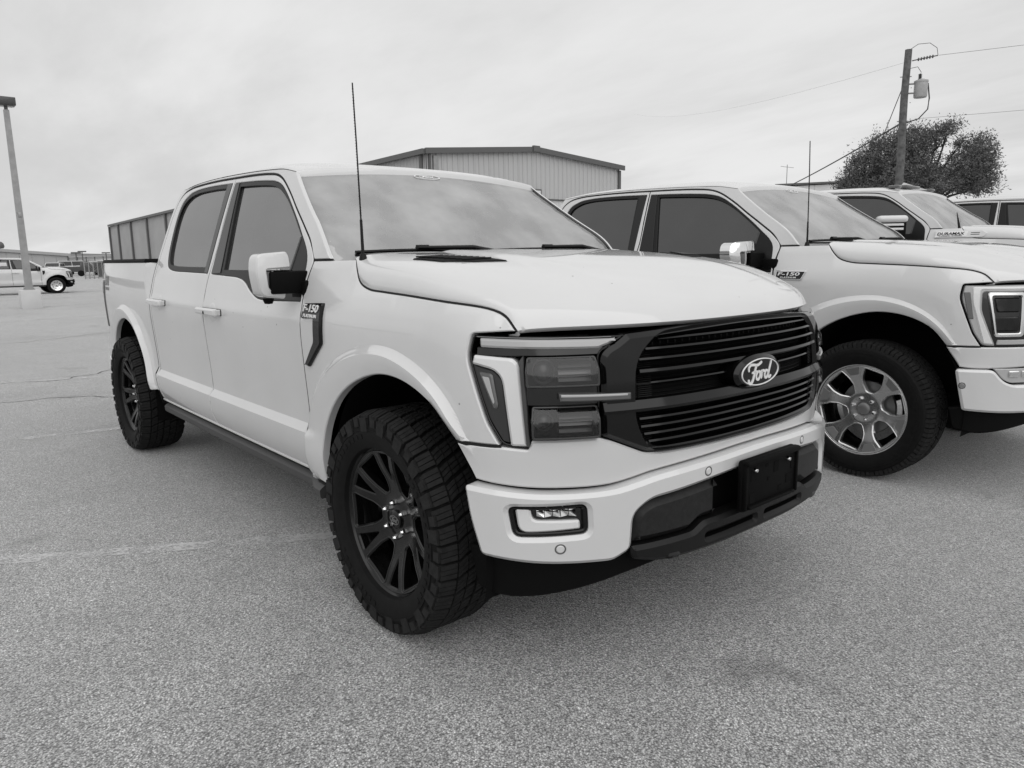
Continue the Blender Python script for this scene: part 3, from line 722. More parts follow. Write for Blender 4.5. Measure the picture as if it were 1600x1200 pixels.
def build_truck(root, style, lift=0.):
    main = style in 'AB'
    W = M['white']; K = style
    body = lambda n: None
    def lifted(o):
        for q in (o if isinstance(o, list) else [o]): q.location.z += lift
        return o
    st = .035 if style == 'A' else (.05 if main else .09)
    kst = '' if style == 'A' else K
    # ---- fender
    hl = [(1.118, 1.172, .012), (1.129, 1.10, .03), (1.051, .903, .02), (1.003, .829)]
    seam_pts = [(1.936, 1.408), (1.905, 1.37, 's'), (1.849, 1.323, 's'), (1.765, 1.298, 's'), (1.645, 1.290, 's'), (1.45, 1.281, 's'), (1.248, 1.268, 's'), (1.06, 1.247, 's'), (1.0, 1.225, 's'), (.955, 1.182)]
    fo = loop(seam_pts+hl+[(1.172, .826)]+ARCH+[(2.086, .465), (2.27, .490), (2.271, 1.18), (2.279, 1.26, 's'), (2.272, 1.34, 's'), (2.262, 1.406)], 0, .03)
    fen = lifted(sp('fender'+kst, 'fender', fo, W, root, step=st, gap=.0042, rnd=.004, flange=.03))
    # ---- doors
    F_front = [(2.27, .490), (2.271, 1.18), (2.279, 1.26, 's'), (2.272, 1.34, 's'), (2.264, 1.412, 's'), (2.326, 1.478, 's'), (2.424, 1.545, 's'), (2.574, 1.64, 's'), (2.70, 1.722, 's'), (2.84, 1.798, 's'), (2.93, 1.826, 's'), (3.06, 1.841, 's'), (3.25, 1.852, 's'), (3.515, 1.861), (3.49, 1.45), (3.515, 1.25), (3.515, .49)]
    winF = [(2.292, 1.232, .012), (2.305, 1.32, 's'), (2.325, 1.42, 's'), (2.45, 1.528, 's'), (2.60, 1.635, 's'), (2.735, 1.722, 's'), (2.83, 1.770, 's'), (2.93, 1.795, 's'), (3.10, 1.812, 's'), (3.30, 1.824, 's'), (3.497, 1.832, .006), (3.473, 1.338, .006), (3.25, 1.330, 's'), (3.06, 1.322, 's'), (2.97, 1.304, 's'), (2.88, 1.262, 's'), (2.79, 1.232, 's'), (2.70, 1.224, 's')]
    F_rear = [(3.515, .49), (3.515, 1.25), (3.49, 1.45), (3.515, 1.861), (3.80, 1.869, 's'), (4.10, 1.870, 's'), (4.30, 1.862, 's'), (4.42, 1.838, 's'), (4.485, 1.79, 's'), (4.515, 1.70, 's'), (4.535, 1.55, 's'), (4.552, 1.42, 's'), (4.556, 1.25, 's'), (4.56, .80, 's'), (4.545, .49)]
    winR = [(3.531, 1.340, .006), (3.537, 1.834, .006), (3.85, 1.845, 's'), (4.12, 1.845, 's'), (4.28, 1.833, .05), (4.40, 1.785, .05), (4.425, 1.70, 's'), (4.415, 1.56, 's'), (4.385, 1.45, 's'), (4.335, 1.372, .05), (4.20, 1.352, 's'), (3.9, 1.345, 's')]
    for nm, od, ow, gl_ in (('front', F_front, winF, None), ('rear', F_rear, winR, None)):
        oo, wl = loop(od, 0, .03), loop(ow, 0, .025)
        ds = lifted(sp('door'+nm+kst, nm+'_door', oo, W, root, holes=[wl], step=st, gap=.0042, rnd=.004, flange=.014))
        dd = {'R': ds[0], 'L': ds[1]}
        if nm == 'front':
            gi = loop([(2.47, 1.362, .01), (2.44, 1.505, .01), (2.58, 1.605, 's'), (2.72, 1.693, 's'), (2.83, 1.744, 's'), (2.93, 1.770, 's'), (3.10, 1.787, 's'), (3.30, 1.799, 's'), (3.405, 1.804, .006), (3.295, 1.362, .006)], 0, .025)
        else:
            gi = loop([(3.60, 1.375, .006), (3.63, 1.812, .006), (3.85, 1.820, 's'), (4.12, 1.820, 's'), (4.255, 1.808, .05), (4.362, 1.765, .05), (4.385, 1.69, 's'), (4.375, 1.57, 's'), (4.345, 1.46, 's'), (4.30, 1.392, .04), (4.20, 1.382, 's')], 0, .025)
        tr = sp('wtrim'+nm+kst, 'window_trim', inset(wl, .001), M['black_trim'], dd, off=-.003, holes=[gi], step=.08, rnd=.003, flange=.02)
        sp('wglass'+nm+('' if style == 'A' else 'B'), 'window_glass', inset(gi, -.004), M['glass_side'] if style == 'A' else M['glass_dark'], dd, off=-.016, step=.05, rnd=.001, flange=.003)
        if nm == 'front':
            sp('divider'+kst, 'window_divider', loop([(2.455, 1.365), (2.437, 1.50), (2.449, 1.51), (2.472, 1.365)], 0, .05), M['grey_plastic'], dd, off=.000, step=.2, rnd=.002, flange=.014)
            sp('pillar1'+kst, 'pillar_cover', loop([(3.330, 1.345), (3.430, 1.828), (3.495, 1.830), (3.471, 1.341)], .003, .05), M['black_gloss'], dd, off=.001, step=.1, rnd=.002, flange=.01)
        else:
            sp('pillar2'+kst, 'pillar_cover', loop([(3.534, 1.345), (3.540, 1.832), (3.615, 1.835), (3.59, 1.348)], .003, .05), M['black_gloss'], dd, off=.001, step=.1, rnd=.002, flange=.01)
        # belt weatherstrip and pull handle
        s0 = 3.215 if nm == 'front' else 4.215
        zc = 1.143 if nm == 'front' else 1.155
        hd = loop([(s0, zc-.021, .012), (s0, zc+.019, .010), (s0+.30, zc+.019, .010), (s0+.30, zc-.015, .012)], 0, .02)
        for o in sp('cup'+nm+kst, 'handle_recess', ellipse(s0+.14, zc-.004, .062, .052, 28), W, dd, off=.0015, step=.04, rnd=.006, drop=.002, flange=.003): pass
        sp('hshade'+nm+kst, 'handle_gasket', loop([(s0+.002, zc-.020, .010), (s0+.002, zc+.017, .010), (s0+.298, zc+.017, .010), (s0+.298, zc-.016, .010)], 0, .03), M['black_plastic'], dd, off=.0035, step=.2, rnd=.001, flange=.003)  # black sheet standing in for the shadow behind the handle
        hs = sp('handle'+nm+kst, 'door_handle', hd, W, dd, off=.044, step=.04, rnd=.009, drop=.010, flange=.012)
        sp('hfoot'+nm+kst, 'handle_foot', loop([(s0+.005, zc-.017), (s0+.005, zc+.015), (s0+.055, zc+.015), (s0+.055, zc-.017)], .006, .03), W, dd, off=.024, step=.1, rnd=.003, flange=.03)
        sp('hfoot2'+nm+kst, 'handle_foot', loop([(s0+.245, zc-.013), (s0+.245, zc+.015), (s0+.295, zc+.015), (s0+.295, zc-.013)], .006, .03), W, dd, off=.024, step=.1, rnd=.003, flange=.03)
        if nm == 'front': sp('keylock'+kst, 'lock_cylinder', ellipse(s0+.15, zc-.004, .009, .009, 16), M['black_plastic'], {'R': ds[0], 'L': ds[1]}, off=.046, step=.1, rnd=.001, flange=.004)
    # ---- cab frame: screen pillar, side rail and rear corner in one pressing
    cf = loop([(2.262, 1.409), (2.135, 1.410), (2.222, 1.503, 's'), (2.427, 1.634, 's'), (2.603, 1.752, 's'), (2.70, 1.822), (2.86, 1.850, 's'), (3.0, 1.861, 's'), (3.3, 1.876, 's'), (3.8, 1.889, 's'), (4.2, 1.885, 's'), (4.50, 1.862, .004), (4.55, 1.75, 's'), (4.575, 1.55, 's'), (4.588, 1.40, 's'), (4.592, .9, 's'), (4.585, .50), (4.548, .50), (4.564, .80, 's'), (4.560, 1.25, 's'), (4.555, 1.42, 's'), (4.538, 1.55, 's'), (4.518, 1.70, 's'), (4.487, 1.79, 's'), (4.42, 1.841, 's'), (4.30, 1.866, 's'), (4.10, 1.874, 's'), (3.80, 1.873, 's'), (3.515, 1.865, 's'), (3.25, 1.856, 's'), (3.06, 1.845, 's'), (2.93, 1.830, 's'), (2.84, 1.802, 's'), (2.70, 1.726, 's'), (2.574, 1.644, 's'), (2.424, 1.549, 's'), (2.326, 1.482, 's')], 0, .03)
    lifted(sp('cabframe'+kst, 'cab_frame', cf, W, root, step=st, gap=.0025, rnd=.003, flange=.014))
    # ---- rubber seals and, as the same black ribbons, the shade in the shut lines
    def seal_shades(f):
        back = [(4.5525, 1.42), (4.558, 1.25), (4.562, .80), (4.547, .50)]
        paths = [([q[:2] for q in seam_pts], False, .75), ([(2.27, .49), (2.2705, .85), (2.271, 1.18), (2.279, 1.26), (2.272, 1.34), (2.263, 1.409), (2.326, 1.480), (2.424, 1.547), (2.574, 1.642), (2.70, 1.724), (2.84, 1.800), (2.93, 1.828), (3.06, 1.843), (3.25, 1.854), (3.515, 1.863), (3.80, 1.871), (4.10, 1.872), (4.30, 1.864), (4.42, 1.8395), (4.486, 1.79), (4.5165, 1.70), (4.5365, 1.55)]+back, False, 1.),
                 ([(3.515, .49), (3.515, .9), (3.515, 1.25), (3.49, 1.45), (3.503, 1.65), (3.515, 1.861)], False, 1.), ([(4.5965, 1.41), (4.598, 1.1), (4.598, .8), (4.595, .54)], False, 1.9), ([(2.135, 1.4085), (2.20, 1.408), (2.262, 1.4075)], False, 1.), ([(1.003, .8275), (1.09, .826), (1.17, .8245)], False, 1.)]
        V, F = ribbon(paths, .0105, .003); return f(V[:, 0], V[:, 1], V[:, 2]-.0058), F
    for k in 'RL': lifted(simple('seal_shades'+k, 'seam_rubber_shade', lambda k=k: seal_shades(PR if k == 'R' else PL), M['seal'], root, 40, True))
    # ---- roof
    def roof():
        u = np.sin(np.linspace(-1, 1, 41)*np.pi/2); v = np.linspace(0, 1, 40); U, Vv = np.meshgrid(u, v, indexing='ij')
        G = ROOF(U, Vv); E = np.concatenate([G[:, :1]+np.array([.01, 0, -.035]), G[:, :1]+np.array([.006, 0, -.008]), G], 1)
        b = MB(); b.grid(E, flip=True); return b.v, b.f
    roof_o = lifted(simple('roof', 'roof', roof, W, root, 50))
    def back():
        z = np.linspace(.7, 1.865, 16); Q = P(np.interp(z, [.7, 1.40, 1.55, 1.75, 1.83, 1.865], [4.58, 4.575, 4.562, 4.535, 4.50, 4.47]), z, -.012); b = MB(); t = np.linspace(-1, 1, 14)
        G = np.array([[(q[0]-.01-.015*(1-a*a), a*abs(q[1]), q[2]) for a in t] for q in Q]); b.grid(G)
        Q2 = [(q[0], a*abs(q[1]), q[2]) for q in Q[-1:] for a in t]
        R_ = ROOF(-t, np.ones(14)); n = len(b.v); b.v += [tuple(q) for q in R_]
        for i in range(13): b.f.append((15*14+i, n+i, n+i+1, 15*14+i+1))
        return b.v, b.f
    bw = lifted(simple('back_wall', 'cab_rear_wall', back, W, root, 40, True))
    simple('rear_glass', 'rear_window', lambda: (lambda b: (b.v, b.f))(MB().rbox((-2.985, 0, 1.63), (.012, 1.25, .36), .005)), M['glass_dark'], bw)
    # ---- windscreen
    scr = loop([(-.985, .01, .03), (-.985, .985, .03), (0, .992, 's'), (.985, .985, .03), (.985, .01, .03), (0, .01, 's')], 0, .03)
    def sc_fn():
        V, F = panel(scr, lambda u, v, o: SCREEN(u, v, o), 0, step=.06, rnd=.002, drop=.001, flange=.006, flip=True); return V, F
    ws = lifted(simple('screen', 'windscreen', sc_fn, M['glass_front'], root))
    def frit():
        hole = loop([(-.93, .085, .10), (-.905, .90, .13), (-.30, .905, 's'), (-.16, .89), (-.14, .80, .02), (.14, .80, .02), (.16, .89), (.30, .905, 's'), (.905, .90, .13), (.93, .085, .10), (0, .06, 's')], 0, .03)
        return panel(scr, lambda u, v, o: SCREEN(u, v, o), -.008, [hole], step=.08, rnd=.001, flange=0, flip=True)
    simple('frit', 'screen_border', frit, M['frit'], ws)
    simple('screen_seal', 'screen_seal', lambda: panel(inset(scr, -.012), lambda u, v, o: SCREEN(u, v, o), -.002, [inset(scr, -.002)], step=.2, rnd=.001, flange=.01, flip=True), M['black_trim'], ws)
    if main:
        def sticker():
            V, F = ribbon(SCRIPT, .06, .001); V = V*[.11, .052/.4*.4*1.0, 1]
            V2, F2 = ribbon([(ellipse(0, 0, .085, .024, 28).tolist(), True, 1.)], .006, .001)
            A = np.vstack([V, V2]); F = F+[tuple(i+len(V) for i in f) for f in F2]
            return SCREEN(-(A[:, 0])/.80+.02, .945+A[:, 1]*1.3, .0035+A[:, 2]), F
        s_ = simple('sticker', 'oval_script_sticker', sticker, M['white_letter'], ws, fix=True)
        simple('inspect', 'paper_sticker', lambda: panel(loop([(-.90, .13), (-.90, .19), (-.85, .19), (-.85, .13)], .004, .05), lambda u, v, o: SCREEN(u, v, o), -.004, step=.2, rnd=.0005, flange=0, flip=True), M['white_letter'], ws)
    # ---- cowl and wipers
    def cowl():
        t = np.linspace(-1, 1, 41); A = HOOD(np.full(41, .995), t)+np.array([.03, 0, -.022]); B = SCREEN(np.clip(t, -.99, .99), np.zeros(41)); B[:, 2] -= .006
        G = np.stack([A, A*.5+B*.5+np.array([0, 0, -.004]), B, B+np.array([-.03, 0, .02])], 1); b = MB(); b.grid(G, True); return b.v, b.f
    lifted(simple('cowl', 'cowl_panel', cowl, M['black_plastic'], root, 40))
    if main:
        def wiper(u0, u1, up, piv):
            b = MB(); us = np.linspace(u0, u1, 14); pts = [SCREEN(np.array(u), np.array(.035+.05*abs(u)*0+.012*math.sin(i/13*math.pi)), .036) for i, u in enumerate(us)]
            b.tube(pts, .0085, 6); b.tube([SCREEN(np.array(u), np.array(.028), .024) for u in us], .0065, 6)
            m_ = (u0*.45+u1*.55); e = SCREEN(np.array(m_), np.array(.05), .048); q = SCREEN(np.array(piv), np.array(.0), .040); q = q+np.array([.045, 0, .0])
            b.tube([q, q*.6+e*.4+np.array([.01, 0, .018]), e], [.014, .011, .008], 8); b.tube([e+np.array([0, .03, 0]), e-np.array([0, .03, 0])], .014, 6)
            b.lathe([(0, .012), (.02, .012), (.022, -.01)], 16, q, 'z')
            return b.v, b.f
        for key, a in (('wiperR', (.88, .18, 0, .02)), ('wiperL', (.02, -.72, 0, -.78))): lifted(simple(key, 'wiper', lambda a=a: wiper(*a), M['black_trim'], root))
    # ---- hood
    def hood():
        t_ = np.linspace(-1, 1, 121); v = np.sin(t_*np.pi/2)*.6+t_*.4; v = np.sign(v)*(1-(1-np.abs(v))**1.25); u = np.concatenate([np.linspace(0, .12, 10)[:-1], np.linspace(.12, 1, 46)])
        U, Vv = np.meshgrid(u, v, indexing='ij'); G = HOOD(np.clip(U, .002, 1), Vv); G[:, [0, -1], 2] += .004; G[..., 1] *= 1-.004*sstep(.97, 1, np.abs(Vv))
        i = np.array([-.02, 0, -.03])
        front = G[:1]+np.array([-.012, 0, -.012]); back = G[-1:]+np.array([.02, 0, -.03]); G2 = np.concatenate([front+np.array([-.03, 0, -.004]), front, G, back], 0)
        side = lambda e, s: (e+np.array([0, s*.010, -.014]))[:, None]
        G3 = np.concatenate([side(G2[:, 0], -1), G2, side(G2[:, -1], 1)], 1)
        b = MB(); b.grid(G3, False); return b.v, b.f
    hood_o = lifted(simple('hood', 'hood', hood, W, root, 60, True))
    if style == 'A':
        def vent(sg):
            o_ = loop([(.70, sg*.86), (.72, sg*.72), (.60, sg*.60), (.50, sg*.585), (.505, sg*.73), (.56, sg*.83)], .012, .02)
            return panel(o_, HOOD, .004, step=.06, rnd=.004, flange=.01, flip=True)
        for sg, k in ((1, 'R'), (-1, 'L')):
            vo = simple('hvent'+k, 'hood_vent', lambda sg=sg: vent(sg), M['black_plastic'], hood_o)
            def slats(sg=sg):
                b = MB()
                for q in range(9):
                    f_ = q/8; A = HOOD(np.array([.70-.16*f_, .70-.12*f_-.03]), np.array([sg*(.84-.08*f_), sg*(.74-.12*f_)]), .008); b.tube([A[0], A[1]], .003, 5)
                return b.v, b.f
            simple('hslat'+k, 'vent_slat', slats, M['black_trim'], vo)
    # ---- bed
    bo = loop([(4.600, 1.412), (4.604, .80, 's'), (4.604, .545), (4.735, .535), (4.795, .70)]+arch_bed()+[(5.79, .545), (6.06, .575), (6.215, .61), (6.225, .9, 's'), (6.235, 1.412)], 0, .03)
    beds = lifted(sp('bed'+kst, 'bed_side', bo, W, root, step=st, gap=.004, rnd=.005, flange=.03))
    bd = {'R': beds[0], 'L': beds[1]}
    for k in 'RL':
        f = PR if k == 'R' else PL
        simple('cap'+k, 'bed_rail_cap', lambda f=f: sweep(np.linspace(4.602, 6.23, 30), [(.004, 1.405), (.006, 1.418), (-.004, 1.430), (-.085, 1.430), (-.095, 1.40), (-.02, 1.40)], surf=lambda s, z, o: f(s, z, o)), M['black_plastic'], bd[k], 32, True)
        simple('bedin'+k, 'bed_inner_wall', lambda f=f: (lambda b: (b.v, b.f))(MB().grid(f(*np.meshgrid(np.linspace(4.6, 6.2, 12), np.linspace(.92, 1.405, 4), indexing='ij'), -.11))), M['grey_plastic'], bd[k])
    tl = sp('tail'+kst, 'tail_lamp', loop([(6.125, .885, .02), (6.105, 1.27, .02), (6.345, 1.27, .01), (6.345, .885, .01)], 0, .03), M['lamp_red'], bd, off=.008, step=.06, rnd=.006, flange=.02)
    sp('tail2'+kst, 'tail_lens', loop([(6.135, 1.17, .02), (6.122, 1.255, .015), (6.33, 1.255, .01), (6.33, 1.17, .01)], 0, .03), M['drl_grey'], {'R': tl[0], 'L': tl[1]}, off=.012, step=.1, rnd=.003, flange=.005)
    def gate():
        b = MB(); b.rbox((-4.66, 0, 1.09), (.07, 1.40, .64), .02); return b.v, b.f
    lifted(simple('gate', 'tailgate', gate, W, root))
    lifted(simple('bedfloor', 'bed_floor', lambda: (lambda b: (b.v, b.f))(MB().box((-3.83, 0, .90), (1.62, 1.5, .04)).box((-3.02, 0, 1.14), (.03, 1.62, .5))), M['grey_plastic'], root, None))
    lifted(sp('rbumper'+kst, 'rear_bumper', loop([(5.98, .52, .03), (5.98, .60, .02), (6.35, .66, .02), (SMAX-.02, .66, .0), (SMAX-.02, .50), (6.3, .50, .03)], 0, .03), M['chrome'] if style == 'A' else W, root, off=.02, step=.06, rnd=.012, flange=.05))
    if style == 'A':
        def decal():
            V, F = fit_text('FX4', .20, .075, .0008, bold=.02, shear=.25); V2, F2 = fit_text('OFF ROAD', .20, .026, .0008, bold=.015); V2[:, 1] -= .062
            A = np.vstack([V, V2]); F = F+[tuple(i+len(V) for i in f) for f in F2]; return P(5.93-A[:, 0], 1.265+A[:, 1], .0012+A[:, 2]), F
        simple('decal', 'bed_decal', decal, M['grey_letter'], bd['R'])
    # ---- sill and running board
    for k in 'RL':
        f = PR if k == 'R' else PL
        lifted(simple('sill'+k, 'sill', lambda f=f: sweep(np.linspace(2.20, 4.585, 40), [(.005, .492), (.010, .484), (.004, .472), (-.03, .462), (-.10, .462), (-.10, .50), (-.01, .50)], surf=lambda s, z, o: f(s, z, o)), W, root, 32, True))
        lifted(simple('step'+k, 'running_board', lambda f=f: sweep(np.linspace(2.13, 4.60, 40), [(.018, .444), (.024, .438), (.022, .408), (.016, .400), (-.12, .398), (-.12, .456), (.0, .456)], surf=lambda s, z, o: f(s, .46+z*0, o)*np.array([1, 1, 0])+np.array([0, 0, 1.])*np.asarray(z)[..., None]), M['grey_plastic'], root, 32, True))
    # ---- dark inside: inner shell, wheel housings, floor
    def inner():
        b = MB(); ss = np.linspace(0, SMAX, 190); zz = np.linspace(.44, 1.30, 30); S, Z = np.meshgrid(ss, zz, indexing='ij')
        for sg in (1, -1):
            G = P(S*sg, Z, -.05); n, m_ = S.shape; o = len(b.v); b.v += [tuple(q) for q in G.reshape(-1, 3)]
            for i in range(n-1):
                for j in range(m_-1):
                    x = G[i:i+2, j:j+2, 0].mean(); z = G[i:i+2, j:j+2, 2].mean()
                    if rho(x, z, 0) < .22 or rho(x, z, 1) < .22: continue
                    if abs(x) < .6 and z < .46: continue
                    if x < -3.02 and z > 1.1: continue
                    if x > -.35 and z > 1.12: continue
                    b.f.append((o+i*m_+j, o+(i+1)*m_+j, o+(i+1)*m_+j+1, o+i*m_+j+1))
        b.box((-.62, 0, .46), (.03, 1.8, .10)); b.box((-1.95, 0, .46), (2.6, 1.78, .08)); b.box((.45, 0, .44), (.75, 1.1, .1)); b.box((-3.7, 0, .70), (1.9, 1.05, .25)); b.box((0, 0, .75), (1.2, 1.02, .5)); b.box((-4.4, 0, .6), (.4, 1.5, .2))
        for x in (0, -3.694): b.tube([(x, -.8, .429), (x, .8, .429)], .055, 10)
        return b.v, b.f
    lifted(simple('inner', 'underbody', inner, M['void'], root, None))
    def liner(x, sg):
        b = MB(); a = np.radians(np.linspace(-12, 192, 30)); y = np.array([.945, .90, .70, .52]); G = np.array([[(x+.03+(.50 if np.cos(q) < 0 else .54)*np.cos(q), -sg*yy, .43+.585*np.sin(q)) for yy in y] for q in a]); b.grid(G)
        c = len(b.v); b.v.append((x, -sg*.52, .43))
        for i in range(29): b.f.append((i*4+3, (i+1)*4+3, c))
        return b.v, b.f
    for i, x in enumerate(WHEEL_X):
        for sg, k in ((1, 'R'), (-1, 'L')): lifted(simple('liner%d%s' % (i, k), 'wheel_housing', lambda x=x, sg=sg: liner(x, sg), M['void'], root, 60))
    # mud guard behind the front wheels
    for sg, k in ((1, 'R'), (-1, 'L')): lifted(simple('guard'+k, 'splash_guard', lambda sg=sg: (lambda b: (b.v, b.f))(MB().box((-.475, -sg*.80, .455), (.03, .30, .09))), M['black_plastic'], root, None))
    # ---- nose
    if style in 'ACD':
        nose_A(root, lifted, style, hood_o, st)
    else: nose_B(root, lifted, st)
    # ---- vents and badges on the fender
    fd = {'R': fen[0], 'L': fen[1]}
    if style == 'A':
        vp = loop([(2.237, 1.228, .010), (2.058, 1.236, .012), (2.060, 1.07, .012), (2.196, .963, .008), (2.238, .968, .008), (2.128, 1.078, .012), (2.128, 1.172, .006), (2.237, 1.166, .008)], 0, .02)
        vn = sp('fvent', 'fender_vent', vp, M['black_gloss'], fd, off=.014, step=.03, rnd=.007, flange=.012)
        for i, k in enumerate('RL'):
            sg = 1 if k == 'R' else -1
            def badge(k=k, sg=sg):
                V, F = fit_text('F-150', .138, .031, .003, bold=.018, shear=.1); V[:, 1] += .0; V2, F2 = fit_text('PLATINUM', .118, .0135, .0025, bold=.012); V2[:, 1] -= .031
                A = np.vstack([V, V2]); F = F+[tuple(i+len(V) for i in f) for f in F2]; f = PR if k == 'R' else PL
                return f(2.150-sg*A[:, 0], 1.212+A[:, 1], .0142+A[:, 2]), F
            simple('badge'+k, 'badge_lettering', badge, M['white_letter'], vn[i])
    elif style == 'B':
        vn = sp('badgeB', 'fender_badge', loop([(2.25, 1.185), (2.25, 1.245), (2.035, 1.245), (2.062, 1.185)], .006, .04), M['chrome'], fd, off=.010, step=.08, rnd=.004, flange=.01)
        sp('badgeB2', 'badge_face', loop([(2.243, 1.191), (2.243, 1.239), (2.044, 1.239), (2.066, 1.191)], .004, .04), M['black_gloss'], {'R': vn[0], 'L': vn[1]}, off=.0112, step=.1, rnd=.001, flange=.002)
        for i, k in enumerate('RL'):
            sg = 1 if k == 'R' else -1
            def badge(k=k, sg=sg):
                V, F = fit_text('F-150', .155, .022, .002, bold=.02, shear=.1); V2, F2 = fit_text('PLATINUM', .11, .010, .002, bold=.012); V[:, 1] += .008; V2[:, 1] -= .0145
                A = np.vstack([V, V2]); F = F+[tuple(i+len(V) for i in f) for f in F2]; f = PR if k == 'R' else PL
                return f(2.152-sg*A[:, 0], 1.216+A[:, 1], .0124+A[:, 2]), F
            simple('badgeBt'+k, 'badge_lettering', badge, M['white_letter'], vn[i])
    elif style == 'D':
        sp('fventD', 'fender_vent', loop([(2.20, 1.24), (2.08, 1.24), (2.10, 1.10), (2.19, 1.0)], .01, .03), M['black_trim'], fd, off=.01, step=.08, rnd=.004, flange=.01)
    # ---- antenna
    if main:
        ax = -.29 if style == 'A' else -.47
        def ant():
            b = MB(); zb = float(P(np.array(1.628-ax), np.array(1.40))[2])
            b.lathe([(0, .03), (.012, .028), (.018, .0), (.018, -.01)], 16, (ax, -.855, 1.400), 'z')
            b.tube([(ax, -.855, 1.415), (ax-.002, -.855, 1.56)], [.0068, .0055], 8); b.tube([(ax-.002, -.855, 1.555), (ax-.008, -.855, 1.85), (ax-.016, -.855, 2.07)], [.0036, .0032, .003], 6)
            for q in range(46): z = 1.575+q*.0105; b.lathe([(.0030, -.001), (.0046, 0), (.0030, .001)], 6, (ax-.002-.014*(z-1.555)/.515, -.855, z), 'z')
            return b.v, b.f
        lifted(simple('ant'+K, 'antenna', ant, M['black_trim'], root))
    # ---- mirrors
    build_mirrors(root, lifted if style == 'C' else (lambda o: (setattr(o.location, 'z', o.location.z+lift-.002), o)[1]), style)
    # ---- cabin
    if style in 'AB':
        def dash():
            t = np.linspace(-.80, .80, 21); prof = [(-.62, 1.33), (-.66, 1.365), (-.80, 1.375), (-.95, 1.33), (-.99, 1.22), (-.95, 1.0)]
            G = np.array([[(x+.10*(1-(y/.8)**2)*(1 if i < 2 else .3), y, z+(.035 if (y > .15 and 1 <= i <= 3) else 0)) for i, (x, z) in enumerate(prof)] for y in t]); return (lambda b: (b.v, b.f))(MB().grid(G))
        lifted(simple('dash', 'dashboard', dash, M['cabin'], root, 50, True))
        def seat():
            b = MB(); r = Matrix.Rotation(math.radians(-14), 3, 'Y')
            b.rbox((0, 0, .0), (.52, .52, .16), .05, 3); b.rbox((-.33, 0, .36), (.16, .50, .66), .06, 3, r); return b.v, b.f
        def headrest():
            b = MB(); b.rbox((-.45, 0, .80), (.10, .27, .20), .045, 3); b.tube([(-.44, .07, .6), (-.45, .07, .75)], .008, 6); b.tube([(-.44, -.07, .6), (-.45, -.07, .75)], .008, 6); return b.v, b.f
        for y in (-.40, .40):
            s_ = lifted(simple('seat', 'front_seat', seat, M['seat'], root, 50, loc=(-1.55, y, .86))); simple('headrest', 'headrest', headrest, M['seat'], s_, 50)
        lifted(simple('bench', 'rear_seat', lambda: (lambda b: (b.v, b.f))(MB().rbox((-2.45, 0, .86), (.5, 1.4, .16), .05).rbox((-2.78, 0, 1.20), (.16, 1.4, .62), .06).rbox((-2.84, .42, 1.58), (.1, .28, .18), .04).rbox((-2.84, -.42, 1.58), (.1, .28, .18), .04)), M['seat'], root, 50))
        def wheel_():
            b = MB(); b.lathe([(.185+.016*math.cos(q), .016*math.sin(q)) for q in np.linspace(0, 2*np.pi, 10, endpoint=False)], 36, (0, 0, 0), 'x', closed=True); b.lathe([(0, -.03), (.06, -.025), (.065, .0)], 20, (0, 0, 0), 'x')
            for q in (0, 140, 220): b.tube([(0, 0, 0), (0, .18*math.cos(math.radians(q)+1.57), .18*math.sin(math.radians(q)+1.57))], .016, 6)
            R_ = Matrix.Rotation(math.radians(-24), 3, 'Y'); return [tuple(R_ @ Vector(v)+Vector((-1.10, .40, 1.30))) for v in b.v], b.f
        lifted(simple('swheel', 'steering_wheel', wheel_, M['cabin'], root, 60, True))
        lifted(simple('rvm', 'rear_view_mirror', lambda: (lambda b: (b.v, b.f))(MB().rbox((-1.15, 0, 1.725), (.035, .25, .07), .015).rbox((-1.11, 0, 1.79), (.10, .14, .05), .02).tube([(-1.10, 0, 1.80), (-1.13, 0, 1.75)], .012, 6)), M['black_plastic'], root))
        def lining():
            u = np.linspace(-.95, .95, 20); v = np.linspace(.0, .99, 14); U, Vv = np.meshgrid(u, v, indexing='ij'); return (lambda b: (b.v, b.f))(MB().grid(ROOF(U, Vv)-np.array([0, 0, .035])))
        lifted(simple('lining', 'headliner', lining, M['headliner'], root, 50))
    def floor_():
        b = MB(); b.box((-1.9, 0, .78), (2.1, 1.6, .03)); return b.v, b.f
    lifted(simple('cfloor', 'cabin_floor', floor_, M['cabin'], root, None))
    # ---- wheels
    wk = style if style != 'C' else 'B'
    for x, sp_ in ((0, 4), (-3.694, 27)):
        for side in (1, -1): add_wheel(wk, root, x, side, sp_+(0 if style == 'A' else 11))

